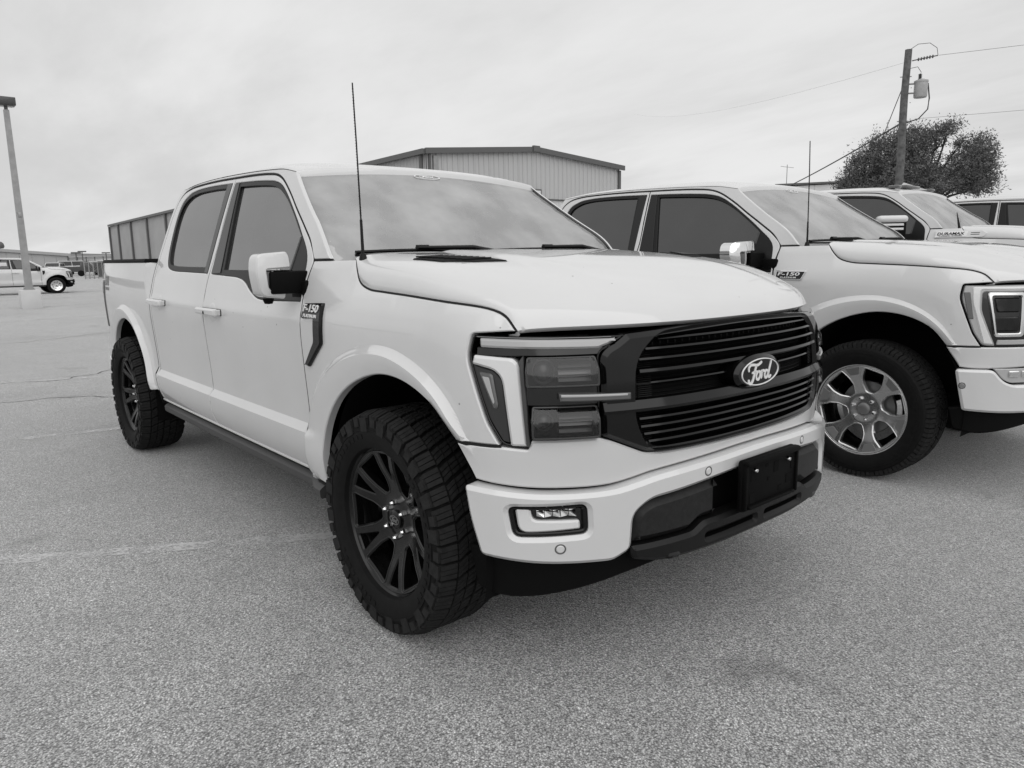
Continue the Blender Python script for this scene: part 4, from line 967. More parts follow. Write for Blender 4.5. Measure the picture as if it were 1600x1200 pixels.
def build_mirrors(root, lifted, style):
    for sg, k in ((1, 'R'), (-1, 'L')):
        if style in 'ABD':
            xf = -.66 if style != 'B' else -.74
            kx = .80 if style != 'B' else 1.35
            def MS(u, v, o):
                u = .985+(u-.985)*kx
                return np.stack([xf-.55*np.maximum(np.abs(u-1.075)-.03, 0)**1.6*2.2-.9*(v-1.345)**2*2.0+o, -sg*u, v], -1)
            fl = sg < 0
            out = loop([(.985, 1.448, .03), (1.165, 1.437, .035), (1.178, 1.36, 's'), (1.160, 1.262, .035), (1.02, 1.248, .02), (1.02, 1.285, .006), (1.115, 1.294, .012), (1.125, 1.372, .010), (.985, 1.378, .01)], 0, .015)
            cap_ = lambda: panel(out, MS, .0, step=.02, rnd=.007, flange=.075, flip=not fl)
            m_ = M['white'] if style == 'A' else (M['chrome'] if style == 'B' else M['black_plastic'])
            root_o = lifted(simple('mircap'+style+k, 'side_mirror', cap_, m_, root))
            inner_ = loop([(.96, 1.37, .01), (1.128, 1.37, .01), (1.118, 1.285, .01), (.96, 1.275, .01)], 0, .02)
            simple('mirin'+k+('B' if style == 'B' else ''), 'mirror_housing', lambda: panel(inner_, MS, -.018, step=.03, rnd=.004, flange=.09, flip=not fl), M['black_gloss'], root_o)
            simple('mirsig'+k+('B' if style == 'B' else ''), 'turn_signal', lambda: panel(loop([(1.099, 1.365), (1.122, 1.365), (1.113, 1.292), (1.093, 1.292)], .004, .03), MS, -.012, step=.05, rnd=.002, flange=.01, flip=not fl), M['lamp_mid'], root_o)
            simple('mirsig2'+k+('B' if style == 'B' else ''), 'signal_edge', lambda: panel(loop([(1.086, 1.367), (1.095, 1.367), (1.089, 1.290), (1.081, 1.290)], .002, .03), MS, -.008, step=.05, rnd=.001, flange=.01, flip=not fl), M['drl_grey'], root_o)
            # arm, rounded box with sloped ends, reaching into the door's sail
            def arm():
                b = MB(); b.rbox((xf-.035, -sg*.985, 1.318), (.075, .20, .095), .012); b.rbox((-.70, -sg*.925, 1.275), (.15, .05, .10), .015); return b.v, b.f
            simple('mirarm'+k+('B' if style == 'B' else ''), 'mirror_arm', arm, M['black_plastic'], root_o)
            simple('mirback'+k+('B' if style == 'B' else ''), 'mirror_glass', lambda: (lambda b: (b.v, b.f))(MB().rbox((-.770, -sg*1.055, 1.35), (.012, .13, .16), .005)), M['mirror_glass'], root_o)
            simple('mircam'+k+('B' if style == 'B' else ''), 'camera_pod', lambda: (lambda b: (b.v, b.f))(MB().lathe([(0, -.024), (.016, -.022), (.022, -.01), (.024, .0)], 18, (-.72, -sg*1.075, 1.252), 'z')), M['black_plastic'], root_o)
        else:
            def turn(b):
                R_ = Matrix.Rotation(-sg*math.radians(48), 3, 'Z'); c = Vector((-.94, -sg*1.215, 1.41))
                b.v = [tuple(R_ @ Vector(((v[0]-c.x)*1.1, (v[1]-c.y)*1.3, (v[2]-c.z)*1.12))+c) for v in b.v]; return b.v, b.f
            def tow():
                b = MB(); b.rbox((-0.940, -sg*1.22, 1.40), (.12, .24, .27), .035, 3); return b.v, b.f
            root_o = lifted(simple('tow'+k, 'towing_mirror', lambda: turn(MB().rbox((-0.940, -sg*1.215, 1.505), (.13, .255, .07), .03, 3).rbox((-0.960, -sg*1.335, 1.40), (.10, .02, .2), .008)), M['white'], root))
            simple('towface'+k, 'mirror_housing', lambda: turn(MB().rbox((-0.955, -sg*1.215, 1.39), (.13, .235, .24), .02, 2)), M['black_plastic'], root_o)
            for q in (0, 1): simple('towlamp%d%s' % (q, k), 'lamp_strip', lambda q=q: turn(MB().rbox((-0.888, -sg*1.215, 1.452-.040*q), (.012, .18, .022), .004)), M['drl'], root_o)
            simple('towarm'+k, 'mirror_arm', lambda: (lambda b: (b.v, b.f))(MB().rbox((-0.960, -sg*1.02, 1.295), (.09, .40, .05), .015)), M['black_plastic'], root_o)

def nose_A(root, lifted, style, hood_o, st):
    W = M['white']; K = style
    bm_ = W if style != 'D' else M['black_plastic']
    # fascia under the lamps and the grille
    fa = loop(sym([(0, .779, 's'), (.40, .779, 's'), (.53, .785, .02), (.648, .836, .02), (.69, .850, .006), (.906, .850, .004), (.916, .821, .006), (1.003, .826), (1.172, .823), (1.152, .79, 's'), (1.118, .742, 's'), (1.100, .712), (1.04, .706, 's'), (.87, .698, 's'), (.66, .697, 's'), (.57, .710, 's'), (.50, .722, 's'), (.30, .735, 's'), (0, .744, 's')]), 0, .03)
    lifted(sp('fascia'+K, 'fascia', fa, W, root, surf='C', step=st, rnd=.006, flange=.05))
    # black strip in the slot between fascia and bumper
    lifted(simple('slot', 'bumper_gap_strip', lambda: sweep(np.linspace(-1.09, 1.09, 80), [(-.018, .755), (-.018, .66), (-.05, .66), (-.05, .76)]), M['black_plastic'], root, 32, True))
    fog = loop([(.979, .648), (.742, .654), (.737, .555), (.962, .548)], .026, .015); fogL = fog*np.array([-1, 1]); fogL = fogL[::-1]
    bu = loop(sym([(0, .739, 's'), (.30, .730, 's'), (.50, .717, 's'), (.575, .704, 's'), (.66, .690, 's'), (.87, .689, 's'), (1.036, .698, 's'), (1.118, .702, .02), (1.099, .60, 's'), (1.064, .478, .015), (.873, .465, 's'), (.66, .458, .02), (.600, .487, .02), (.592, .603, .03), (.53, .643, .03), (.18, .672, 's'), (0, .677, 's')]), 0, .025)
    bo = lifted(sp('bumper'+K, 'front_bumper', bu, bm_, root, off=.045, holes=[fog, fogL], surf='C', step=st, rnd=.013, flange=.05))
    # shelf closing the top of the bumper against the body
    simple('bshelf', 'bumper_shelf', lambda: sweep(np.linspace(-1.10, 1.10, 60), [(.030, .690), (.030, .684), (-.04, .684), (-.04, .690)], zf=lambda s: float(pch(abs(s), [0, .3, .5, .575, .66, .87, 1.2], [.037, .030, .016, .004, -.010, -.010, .0]))), M['black_plastic'], bo, 32, True)
    for sg, k in ((1, 'R'), (-1, 'L')):
        f = PR if k == 'R' else PL; fl = k == 'R'
        T = np.array([1, 1])
        fg = simple('foghouse'+k, 'fog_lamp', lambda: panel(inset(fog, -.012), f, .012, step=.05, rnd=.002, flange=.02, flip=fl), M['lamp_dark'], bo)
        simple('fogrim'+k, 'fog_lamp_rim', lambda: panel(inset(fog, .001), f, .030, [inset(fog, .014)], step=.05, rnd=.004, flange=.02, flip=fl), M['black_gloss'], fg)
        simple('fogL'+k, 'light_guide', lambda: panel(loop([(.956, .645, .008), (.912, .645, .006), (.905, .603, .018), (.765, .600, .006), (.762, .572, .008), (.945, .562, .03)], 0, .015), f, .030, step=.03, rnd=.006, flange=.015, flip=fl), M['drl'], fg)
        def refl():
            b = MB()
            for i in range(5):
                for j in range(2):
                    s = .775+.024*i; z = .614+.020*j; A = f(np.array([s, s+.022, s+.022, s]), np.array([z, z, z+.018, z+.018]), np.array([.014, .026, .018, .030]) if (i+j) % 2 else np.array([.028, .016, .030, .014])); b.add(A.tolist(), [(0, 1, 2, 3)])
            return b.v, b.f
        simple('fogrefl'+k, 'reflector', refl, M['chrome'], fg, None, True)
        # centre insert
        ins = loop([(.586, .604, .035), (.53, .637, .035), (.24, .661, .004), (.24, .533, .006), (.318, .530, .01), (.364, .503, .01), (.545, .499, .01), (.592, .500, .01)], 0, .025)
        lifted(simple('insert'+k, 'bumper_insert', lambda: panel(ins, f, .036, step=.04, rnd=.024, flange=.05, flip=fl), M['grain'], root))
        # low air dam
        dam = loop([(1.085, .482), (1.155, .470), (1.125, .332, .03), (.99, .325, 's'), (.77, .350, 's'), (.56, .388, 's'), (.30, .422, 's'), (.02, .432), (.02, .47), (.60, .482)], 0, .03)
        lifted(simple('dam'+k, 'air_dam', lambda: panel(dam, f, -.012, step=.05, rnd=.008, flange=.05, flip=fl), M['black_plastic'], root))
        def hook():
            y = -sg*.44; b = MB(); b.tube([(.80, y-.045, .450), (.90, y-.045, .443), (.925, y-.03, .442), (.932, y, .442), (.925, y+.03, .442), (.90, y+.045, .443), (.80, y+.045, .450)], .013, 8); return b.v, b.f
        lifted(simple('hook'+k, 'tow_hook', hook, M['black_gloss'], root))
    lip = loop(sym([(0, .532, 's'), (.13, .530, 's'), (.235, .528, .01), (.312, .527, .015), (.362, .500, .015), (.545, .496, .01), (.603, .497, .01), (.600, .455, .02), (.5, .432, 's'), (.30, .428, 's'), (0, .430, 's')]), 0, .03)
    slot = loop([(.30, .478), (.30, .462), (.03, .466), (.03, .482)], .005, .03)
    slotL = (slot*np.array([-1, 1]))[::-1]
    lp = lifted(simple('lip', 'bumper_lip', lambda: panel(lip, P, .050, [slot, slotL], step=.04, rnd=.013, flange=.05, flip=True), M['black_trim'], root))
    for s in (.299, -.299, .826, -.826):
        z = .698 if abs(s) < .5 else .516
        so = simple('sensor%.2f%s' % (s, K), 'parking_sensor', lambda: panel(ellipse(s, z, .012, .012, 20), P, .0475, step=.1, rnd=.002, flange=.004, flip=True), bm_, bo)
        simple('sensring%.2f' % s, 'sensor_ring', lambda: panel(ellipse(s, z, .0168, .0168, 24), P, .0462, [ellipse(s, z, .0125, .0125, 24)], step=.1, rnd=.0008, flange=.002, flip=True), M['lamp_mid'], so)
    # number plate holder, no plate on it
    def holder():
        b = MB(); b.rbox((.993, 0, .622), (.030, .345, .185), .012, 2); b.rbox((1.010, 0, .704), (.030, .345, .020), .008); b.rbox((1.008, -.166, .62), (.018, .012, .16), .004); b.rbox((1.008, .166, .62), (.018, .012, .16), .004)
        b.rbox((1.010, 0, .545), (.02, .30, .012), .004); return b.v, b.f
    ph = lifted(simple('holder', 'plate_holder', holder, M['black_plastic'], root))
    for i, (y, z, w, h) in enumerate(((-.115, .655, .034, .04), (.03, .66, .03, .04), (-.12, .575, .034, .035), (.118, .60, .034, .035), (.06, .575, .02, .02), (-.02, .625, .012, .014), (.14, .655, .02, .045), (-.03, .675, .018, .012))):
        simple('pit%d' % i, 'holder_recess', lambda: (lambda b: (b.v, b.f))(MB().box((1.0079, y, z), (.003, w, h))), M['void'], ph, None)
    for y in (-.115, .10): simple('pscrew%.2f' % y, 'screw', lambda: (lambda b: (b.v, b.f))(MB().lathe([(0, .016), (.006, .015), (.009, .008), (.009, 0)], 12, (1.008, y, .675), 'x')), M['chrome'], ph, 30, True)
    # grille
    su = loop(sym([(0, 1.186, 's'), (.30, 1.180, 's'), (.585, 1.166, .004), (.628, 1.140, .012), (.663, 1.124, .02), (.684, 1.100, .02), (.684, .856, .004), (.648, .841, .02), (.528, .789, .03), (.40, .783, 's'), (0, .783, 's')]), 0, .025)
    gh = loop(sym([(0, 1.170, 's'), (.30, 1.166, 's'), (.465, 1.156, .04), (.556, 1.085, .06), (.562, .90, .05), (.51, .800, .05), (0, .795, 's')]), 0, .025)
    gr = lifted(sp('grille'+K, 'grille', su, M['black_gloss'], root, off=.008, holes=[gh], surf='C', step=.035, rnd=.014, flange=.05))
    simple('gback', 'grille_backing', lambda: sweep(np.linspace(-.60, .60, 30), [(-.055, 1.16), (-.055, .80), (-.06, .80), (-.06, 1.16)]), M['void'], gr, 32, True)
    def halfw(z): return float(pch(z, [.80, .83, .90, 1.08, 1.12, 1.15], [.49, .525, .555, .552, .52, .46]))
    for z, hgt, pro in ((1.146, .011, .0), (1.117, .012, .003), (1.086, .012, .005), (1.049, .018, .008), (1.008, .009, -.012), (.899, .012, .004), (.873, .012, .003), (.848, .012, .002), (.822, .012, .0)):
        w = halfw(z); simple('slat%.3f' % z, 'grille_bar', lambda: sweep(np.linspace(-w, w, 44), [(pro, z-hgt*.15), (pro-.003, z+hgt*.35), (pro-.035, z+hgt*.5), (pro-.035, z-hgt*.5), (pro-.006, z-hgt*.5)]), M['black_gloss'], gr, 25, True)
    simple('midbar', 'grille_centre_bar', lambda: sweep(np.linspace(-.684, .684, 60), [(.0, .963), (.006, .961), (.019, .936), (.015, .926), (-.005, .920), (-.03, .925), (-.03, .96)]), M['black_gloss'], gr, 25, True)
    def vmesh():
        b = MB()
        for s in np.arange(-.49, .5, .035): A = P(np.array([s, s]), np.array([.81, 1.15]), -.046); b.tube([A[0], A[1]], .0022, 4)
        for i in range(26): z = .815+i*.0128; A = P(np.linspace(-.5, .5, 24), np.full(24, z), -.046); b.tube(A.tolist(), .0016, 4)
        for sg in (1, -1):
            for i in range(46): A = P(np.array([sg*.50, sg*.552]), np.array([.83+i*.0062]*2), -.012); b.tube([A[0], A[1]], .0012, 4)
        return b.v, b.f
    tag(simple('gmesh', 'grille_mesh', vmesh, M['black_trim'], gr), kind='stuff')
    # oval emblem
    def EM(z0): return lambda u, v, o: np.stack([.935+o+0*u, -u*.93, .997+v*.93], -1)
    ez = EM(0)
    em = simple('emblem', 'oval_emblem', lambda: panel(ellipse(0, 0, .158, .0665, 64), ez, .012, step=.05, rnd=.014, drop=.012, flange=.06, flip=True), M['black_gloss'], gr)
    simple('ering', 'emblem_ring', lambda: panel(ellipse(0, 0, .1265, .0515, 64), ez, .016, [ellipse(0, 0, .1215, .0470, 64)], step=.1, rnd=.0012, flange=.004, flip=True), M['white_letter'], em)
    def script():
        V, F = ribbon(SCRIPT, .052, .003); V = V*[.19, .19, 1]; return ez(-V[:, 0]*.95, V[:, 1]-.001, V[:, 2]+.0125), F
    simple('escript', 'emblem_script', script, M['white_letter'], em, 30, True)
    # headlamps
    for sg, k in ((1, 'R'), (-1, 'L')):
        f = PR if k == 'R' else PL; fl = k == 'R'
        ho = loop([(.588, 1.163, .006), (1.116, 1.170, .012), (1.127, 1.10, .03), (1.049, .905, .02), (1.000, .832, .02), (.918, .826, .006), (.908, .853, .004), (.688, .853, .004), (.688, 1.108, .02), (.665, 1.127, .02), (.632, 1.143, .012)], 0, .02)
        h = lifted(simple('hlamp'+k, 'headlight', lambda: panel(ho, f, -.062, step=.04, rnd=.004, flange=.01, flip=fl), M['lamp_dark'], root))
        simple('hrim'+k, 'lamp_bezel', lambda: panel(ho, f, -.008, [inset(ho, .006)], step=.1, rnd=.002, flange=.06, flip=fl), M['black_gloss'], h)
        def q(key, name, pts, r, m, off, rnd=.004, fl_=.058, step=.035, surf=f, holes=()): return simple(key+k, name, lambda: panel(loop(pts, r, .015), surf, off, holes, step=step, rnd=rnd, flange=fl_, flip=fl), m, h)
        q('hd1', 'daytime_lamp', [(.622, 1.156), (1.088, 1.162), (1.083, 1.134), (.69, 1.128), (.652, 1.139)], .006, M['drl_grey'], -.001, .007)
        q('hd1r', 'chrome_strip', [(.64, 1.162), (1.10, 1.1665), (1.10, 1.1645), (.64, 1.1602)], 0, M['dull_metal'], -.004, .0006, .004)
        q('hd2', 'daytime_lamp', [(1.105, 1.109, .006), (.968, 1.102, .01), (.945, 1.083, .02), (.919, .832, .004), (.971, .832, .006), (.987, .947, .02), (1.001, 1.040, .03), (1.030, 1.066, .02), (1.112, 1.082, .006)], 0, M['drl'], .0, .008)
        q('hd3', 'side_marker', [(1.088, 1.058), (1.037, 1.053), (1.014, .950), (1.030, .940)], .01, M['lamp_mid'], -.006, .005)
        q('hd3b', 'side_reflector', [(1.074, 1.046), (1.046, 1.043), (1.024, .965), (1.031, .958)], .006, M['drl_grey'], -.0055, .002, .004)
        q('hfill', 'lamp_web', [(.64, 1.134), (1.10, 1.134), (1.10, 1.108), (.69, 1.108)], .003, M['lamp_dark'], -.012, .003)
        q('hfill2', 'lamp_web', [(.928, 1.016), (.69, 1.014), (.69, .956), (.922, .956)], .003, M['lamp_dark'], -.014, .003)
        q('hweb', 'lamp_web', [(1.100, 1.076), (1.034, 1.062), (1.004, 1.036), (.990, .945), (.976, .838), (1.0, .842), (1.046, .91), (1.122, 1.088)], .006, M['lamp_web'], -.014, .003)
        q('hd4', 'lamp_divider', [(.932, 1.112), (.945, 1.095), (.921, .833), (.9105, .833)], .003, M['grey_plastic'], .004, .002)
        for z0, z1, key in ((1.016, 1.108, 'up'), (.856, .957, 'lo')):
            def tilt(s, z, o, z0=z0, z1=z1): return f(s, z, o+.030*(1-sstep(z0+.52*(z1-z0), z1, z)))
            lens = q('lens'+key, 'lens_block', [(.926 if key == 'up' else .908, z1), (.695, z1), (.694, z0), (.922 if key == 'up' else .905, z0)], .010, M['lens_block'], -.012, .006, .02, .02, tilt)
            base_ = q('bowl'+key, 'lamp_bowl', [(.926 if key == 'up' else .908, z1), (.695, z1), (.694, z0), (.922 if key == 'up' else .905, z0)], .008, M['black_gloss'], -.052, .003, .01)
            def inner(key=key, z0=z0, z1=z1):
                b = MB(); c = (.868, (z0+z1)/2); b.lathe([(.038, -.048), (.040, -.022), (.034, -.018), (.031, -.030)], 24, (0, 0, 0), 'z'); b.lathe([(.030, -.032), (.024, -.020), (.013, -.012), (0, -.010)], 24, (0, 0, 0), 'z'); V = np.array(b.v)
                return f(c[0]+V[:, 0]*(1 if key == 'up' else .8), c[1]+V[:, 1]*(1 if key == 'up' else .8), V[:, 2]), b.f
            simple('inner'+key+k, 'projector_lens', inner, M['lamp_web'], base_, 40, True)
            for i_ in range(4): simple('fin%s%d%s' % (key, i_, k), 'reflector_fin', lambda i_=i_, z0=z0, z1=z1: panel(loop([(.818, z0+.010+i_*.022), (.818, z0+.024+i_*.022), (.706, z0+.024+i_*.022), (.706, z0+.010+i_*.022)], .002, .03), lambda s, z, o: f(s, z, o-.5*(z-(z0+.010+i_*.022))), -.030, step=.1, rnd=.001, flange=.018, flip=fl), M['lamp_web'] if i_ != 1 else M['lamp_mid'], base_)
            simple('ledge'+key+k, 'lens_edge', lambda key=key, z0=z0, z1=z1: panel(loop([(.924 if key == 'up' else .906, z1-.002), (.697, z1-.002), (.696, z0+.002), (.920 if key == 'up' else .903, z0+.002)], .009, .02), lambda s, z, o: tilt(s, z, o, z0, z1), -.011, [loop([(.918 if key == 'up' else .900, z1-.007), (.703, z1-.007), (.702, z0+.007), (.914 if key == 'up' else .897, z0+.007)], .006, .02)], step=.1, rnd=.001, flange=.001, flip=fl), M['lamp_web'], lens)
        q('hd6', 'light_bar', [(.823, .997), (.592, .989), (.592, .967), (.820, .974)], .003, M['lamp_mid'], .018, .004, .07)
        q('hd6b', 'light_bar_guide', [(.818, .995), (.605, .988), (.605, .981), (.818, .987)], .002, M['drl_grey'], .0195, .002, .003)
    if style == 'C':
        for sg, k in ((1, 'R'), (-1, 'L')):
            f = PR if k == 'R' else PL
            pl = simple('dplate'+k, 'hood_side_badge', lambda: panel(loop([(2.20, 1.305), (2.20, 1.380), (1.72, 1.380, .02), (1.66, 1.345, .01), (1.70, 1.305, .02)], .006, .03), f, .016, step=.06, rnd=.006, flange=.02, flip=k == 'R'), M['white'], hood_o)
            simple('dface'+k, 'badge_face', lambda: panel(loop([(2.19, 1.315), (2.18, 1.370), (1.86, 1.370), (1.87, 1.315)], .004, .03), f, .019, step=.1, rnd=.002, flange=.004, flip=k == 'R'), M['white_letter'], pl)
            def dl(k=k, sg=sg, f=f):
                V, F = fit_text('DURAMAX', .28, .030, .002, bold=.02, shear=.15); V2, F2 = fit_text('TURBO DIESEL', .25, .009, .002, bold=.012); V[:, 1] += .005; V2[:, 1] -= .0185
                A = np.vstack([V, V2]); F = F+[tuple(i+len(V) for i in q) for q in F2]; return f(2.03-sg*A[:, 0], 1.345+A[:, 1], .0195+A[:, 2]), F
            simple('dlet'+k, 'badge_lettering', dl, M['black_plastic'], pl)
            simple('dslot'+k, 'badge_slots', lambda: (lambda a, b_: (np.vstack([a[0], b_[0]]), a[1]+[tuple(i+len(a[0]) for i in q) for q in b_[1]]))(*[panel(loop([(1.83, z), (1.83, z+.008), (1.74, z+.008), (1.74, z)], .002, .03), f, .0165, step=.1, rnd=.001, flange=.003, flip=k == 'R') for z in (1.332, 1.350)]), M['black_plastic'], pl)

def nose_B(root, lifted, st):
    W = M['white']
    fa = loop(sym([(0, .779, 's'), (.40, .779, 's'), (.53, .785, .02), (.648, .836, .02), (.69, .826, .006), (.94, .826, .006), (1.003, .826), (1.172, .823), (1.152, .79, 's'), (1.118, .742, 's'), (1.100, .712), (1.04, .706, 's'), (.87, .710, 's'), (.30, .735, 's'), (0, .744, 's')]), 0, .03)
    lifted(sp('fasciaB', 'fascia', fa, W, root, surf='C', step=st, rnd=.006, flange=.05))
    lifted(simple('slot', 'bumper_gap_strip', lambda: sweep(np.linspace(-1.09, 1.09, 80), [(-.018, .755), (-.018, .66), (-.05, .66), (-.05, .76)]), M['black_plastic'], root, 32, True))
    bu = loop(sym([(0, .62, 's'), (.60, .62, 's'), (.845, .618, .03), (.895, .640, .03), (.945, .703, .02), (1.118, .702, .02), (1.099, .60, 's'), (1.072, .470, .015), (.873, .462, 's'), (.60, .462, 's'), (0, .462, 's')]), 0, .025)
    bo = lifted(sp('bumperB', 'front_bumper', bu, W, root, off=.045, surf='C', step=st, rnd=.013, flange=.05))
    for sg, k in ((1, 'R'), (-1, 'L')):
        f = PR if k == 'R' else PL; fl = k == 'R'
        bay = simple('bayB'+k, 'fog_lamp', lambda: panel(loop([(.935, .708), (.885, .648, .02), (.845, .628, .02), (.50, .628), (.50, .708)], .006, .03), f, .012, step=.05, rnd=.004, flange=.03, flip=fl), M['drl_grey'], bo)
        for i in range(4): simple('fogB%d%s' % (i, k), 'led_segment', lambda: panel(loop([(.86-.075*i, .662), (.86-.075*i, .696), (.80-.075*i, .696), (.80-.075*i, .662)], .006, .03), f, .022, step=.05, rnd=.005, flange=.01, flip=fl), M['rim_bright'], bay)
        dam = loop([(1.085, .482), (1.140, .470), (1.115, .352, .03), (.99, .335, 's'), (.70, .385, 's'), (.56, .41, 's'), (.30, .422, 's'), (.02, .432), (.02, .47), (.60, .482)], 0, .03)
        lifted(simple('damB'+k, 'air_dam', lambda: panel(dam, f, .004, step=.05, rnd=.008, flange=.05, flip=fl), M['black_plastic'], root))
        so = simple('sensB'+k, 'parking_sensor', lambda: panel(ellipse(1.081, .612, .011, .012, 20), f, .0475, step=.1, rnd=.002, flange=.004, flip=fl), M['dull_metal'], bo)
        simple('sensrB'+k, 'sensor_ring', lambda: panel(ellipse(1.081, .612, .0165, .018, 24), f, .0462, [ellipse(1.081, .612, .0125, .0135, 24)], step=.1, rnd=.0008, flange=.002, flip=fl), M['grey_plastic'], so)
        ho = loop([(.60, 1.170, .006), (1.116, 1.170, .012), (1.127, 1.10, .03), (1.049, .905, .02), (1.000, .832, .02), (.94, .829, .006), (.60, .829, .004)], 0, .02)
        h = lifted(simple('hlampB'+k, 'headlight', lambda: panel(ho, f, -.012, step=.04, rnd=.004, flange=.04, flip=fl), M['lamp_dark'], root))
        def q(key, name, pts, r, m, off, rnd=.004, fl_=.010, holes=()): return simple(key+k, name, lambda: panel(loop(pts, r, .015), f, off, holes, step=.05, rnd=rnd, flange=fl_, flip=fl), m, h)
        q('bh0', 'lamp_frame', [(.61, 1.166), (1.108, 1.166), (1.119, 1.10, .03), (1.045, .908, .02), (.998, .838, .02), (.935, .835), (.975, .93, .02), (1.015, 1.03, .03), (1.015, 1.132, .02), (.61, 1.132)], .008, M['drl_grey'], -.006, .006)
        q('bh1', 'daytime_lamp', [(.62, 1.160), (1.068, 1.160, .012), (1.066, 1.08, .03), (.995, .845, .01), (.945, .842, .006), (.985, .93, .02), (1.026, 1.03, .03), (1.026, 1.143, .016), (.62, 1.143)], .004, M['drl'], -.001, .006)
        q('bh2', 'side_marker', [(1.112, 1.130), (1.078, 1.132), (1.052, .982), (1.078, .985)], .006, M['lamp_mid'], .000, .004)
        fr = [(.992, 1.130), (.775, 1.130), (.782, .885), (.945, .885)]
        q('bh3', 'lamp_ring', fr, .02, M['rim_bright'], .002, .005, .012, [loop([(.966, 1.110), (.800, 1.110), (.806, .905), (.932, .905)], .012, .02)])
        for i, z in enumerate((1.06, .955)): q('bh4%d' % i, 'projector_lens', [(.956, z+.040), (.808, z+.040), (.810, z-.040), (.938, z-.040)], .012, M['black_gloss'], -.004, .006)
        q('bh5', 'lower_reflector', [(.925, .868), (.70, .868), (.70, .842), (.930, .842)], .004, M['drl_grey'], -.003, .003)
    # grille: chrome frame, mesh behind bars
    su = loop(sym([(0, 1.186, 's'), (.30, 1.180, 's'), (.592, 1.168, .01), (.595, .856, .02), (.528, .789, .03), (.40, .783, 's'), (0, .783, 's')]), 0, .03)
    gh = loop(sym([(0, 1.150, 's'), (.44, 1.142, .03), (.545, 1.10, .03), (.55, .88, .03), (.50, .815, .03), (0, .81, 's')]), 0, .03)
    gr = lifted(sp('grilleB', 'grille', su, M['chrome'], root, off=.008, holes=[gh], surf='C', step=.05, rnd=.012, flange=.05))
    simple('gback', 'grille_backing', lambda: sweep(np.linspace(-.60, .60, 30), [(-.055, 1.16), (-.055, .80), (-.06, .80), (-.06, 1.16)]), M['void'], gr, 32, True)
    for z in (1.06, .99, .92): simple('slatB%.2f' % z, 'grille_bar', lambda: sweep(np.linspace(-.56, .56, 30), [(.012, z+.008), (.012, z-.008), (-.03, z-.014), (-.03, z+.014)]), M['chrome'], gr, 25, True)

# ------------------------------------------------------------------ ground
GROUND = -0.0
def ground():
    n = 40; e = np.sign(np.linspace(-1, 1, n))*np.abs(np.linspace(-1, 1, n))**3*1600
    b = MB(); X, Y = np.meshgrid(e, e, indexing='ij'); b.grid(np.stack([X, Y, 0*X], -1)); o = b.obj('parking_lot', M['asphalt'], None, None); tag(o, kind='structure'); return o
ground()
def strip(name, pts, w, m, z=.004, jitter=0.):
    p = cat(np.array(pts, float), 8); t = np.gradient(p, axis=0); t /= np.linalg.norm(t, axis=1)[:, None]; n = np.stack([-t[:, 1], t[:, 0]], 1); k = len(p)
    ww = w*(1+jitter*rng.uniform(-1, 1, k))[:, None]/2; q = p+n*(jitter*w*rng.uniform(-1, 1, k))[:, None]
    V = np.vstack([np.c_[q+n*ww, np.full(k, z)], np.c_[q-n*ww, np.full(k, z)]]); F = [(k+i, k+i+1, i+1, i) for i in range(k-1)]
    o = link(name, mk(name, V, F, m, None)); tag(o, kind='structure'); return o
strip('painted_line', [(-4.2, -5.9), (-1.83, -2.04), (-1.04, -.71), (.20, 1.30), (.36, 1.56)], .10, M['paint_line'])
strip('painted_line', [(-5.6, -5.2), (-4.75, -1.74), (-4.59, -1.0), (-4.2, .8)], .10, M['paint_line'])
strip('painted_line', [(-9.2, -4.0), (-8.2, -1.2), (-7.6, .6)], .10, M['paint_line'])
def crack(pts, w=.014):
    P_ = [np.array(pts[0], float)]
    for a, b in zip(pts[:-1], pts[1:]):
        a, b = np.array(a, float), np.array(b, float); n = max(2, int(np.linalg.norm(b-a)/.18)); d = np.array([-(b-a)[1], (b-a)[0]])/np.linalg.norm(b-a)
        for i in range(1, n+1): P_.append(a+(b-a)*i/n+d*rng.normal(0, .05))
    strip('pavement_crack', P_, w, M['tar'], .003, .5)
for c_ in ([(-9.5, -2.2), (-8.4, -1.9), (-8.0, -.7), (-8.8, .2)], [(-6.9, -1.9), (-6.6, -.9), (-6.0, -.2)], [(-14, -2.5), (-13.5, -.5), (-14.4, 1.2), (-13.8, 3)], [(-20, -3), (-19.4, 0), (-20.1, 2.4)], [(-27, -2), (-26.2, 2), (-26.8, 5)], [(-33, -3), (-32.4, 1), (-32.8, 6)]):
    crack(c_, .008+.0007*abs(c_[0][0]))

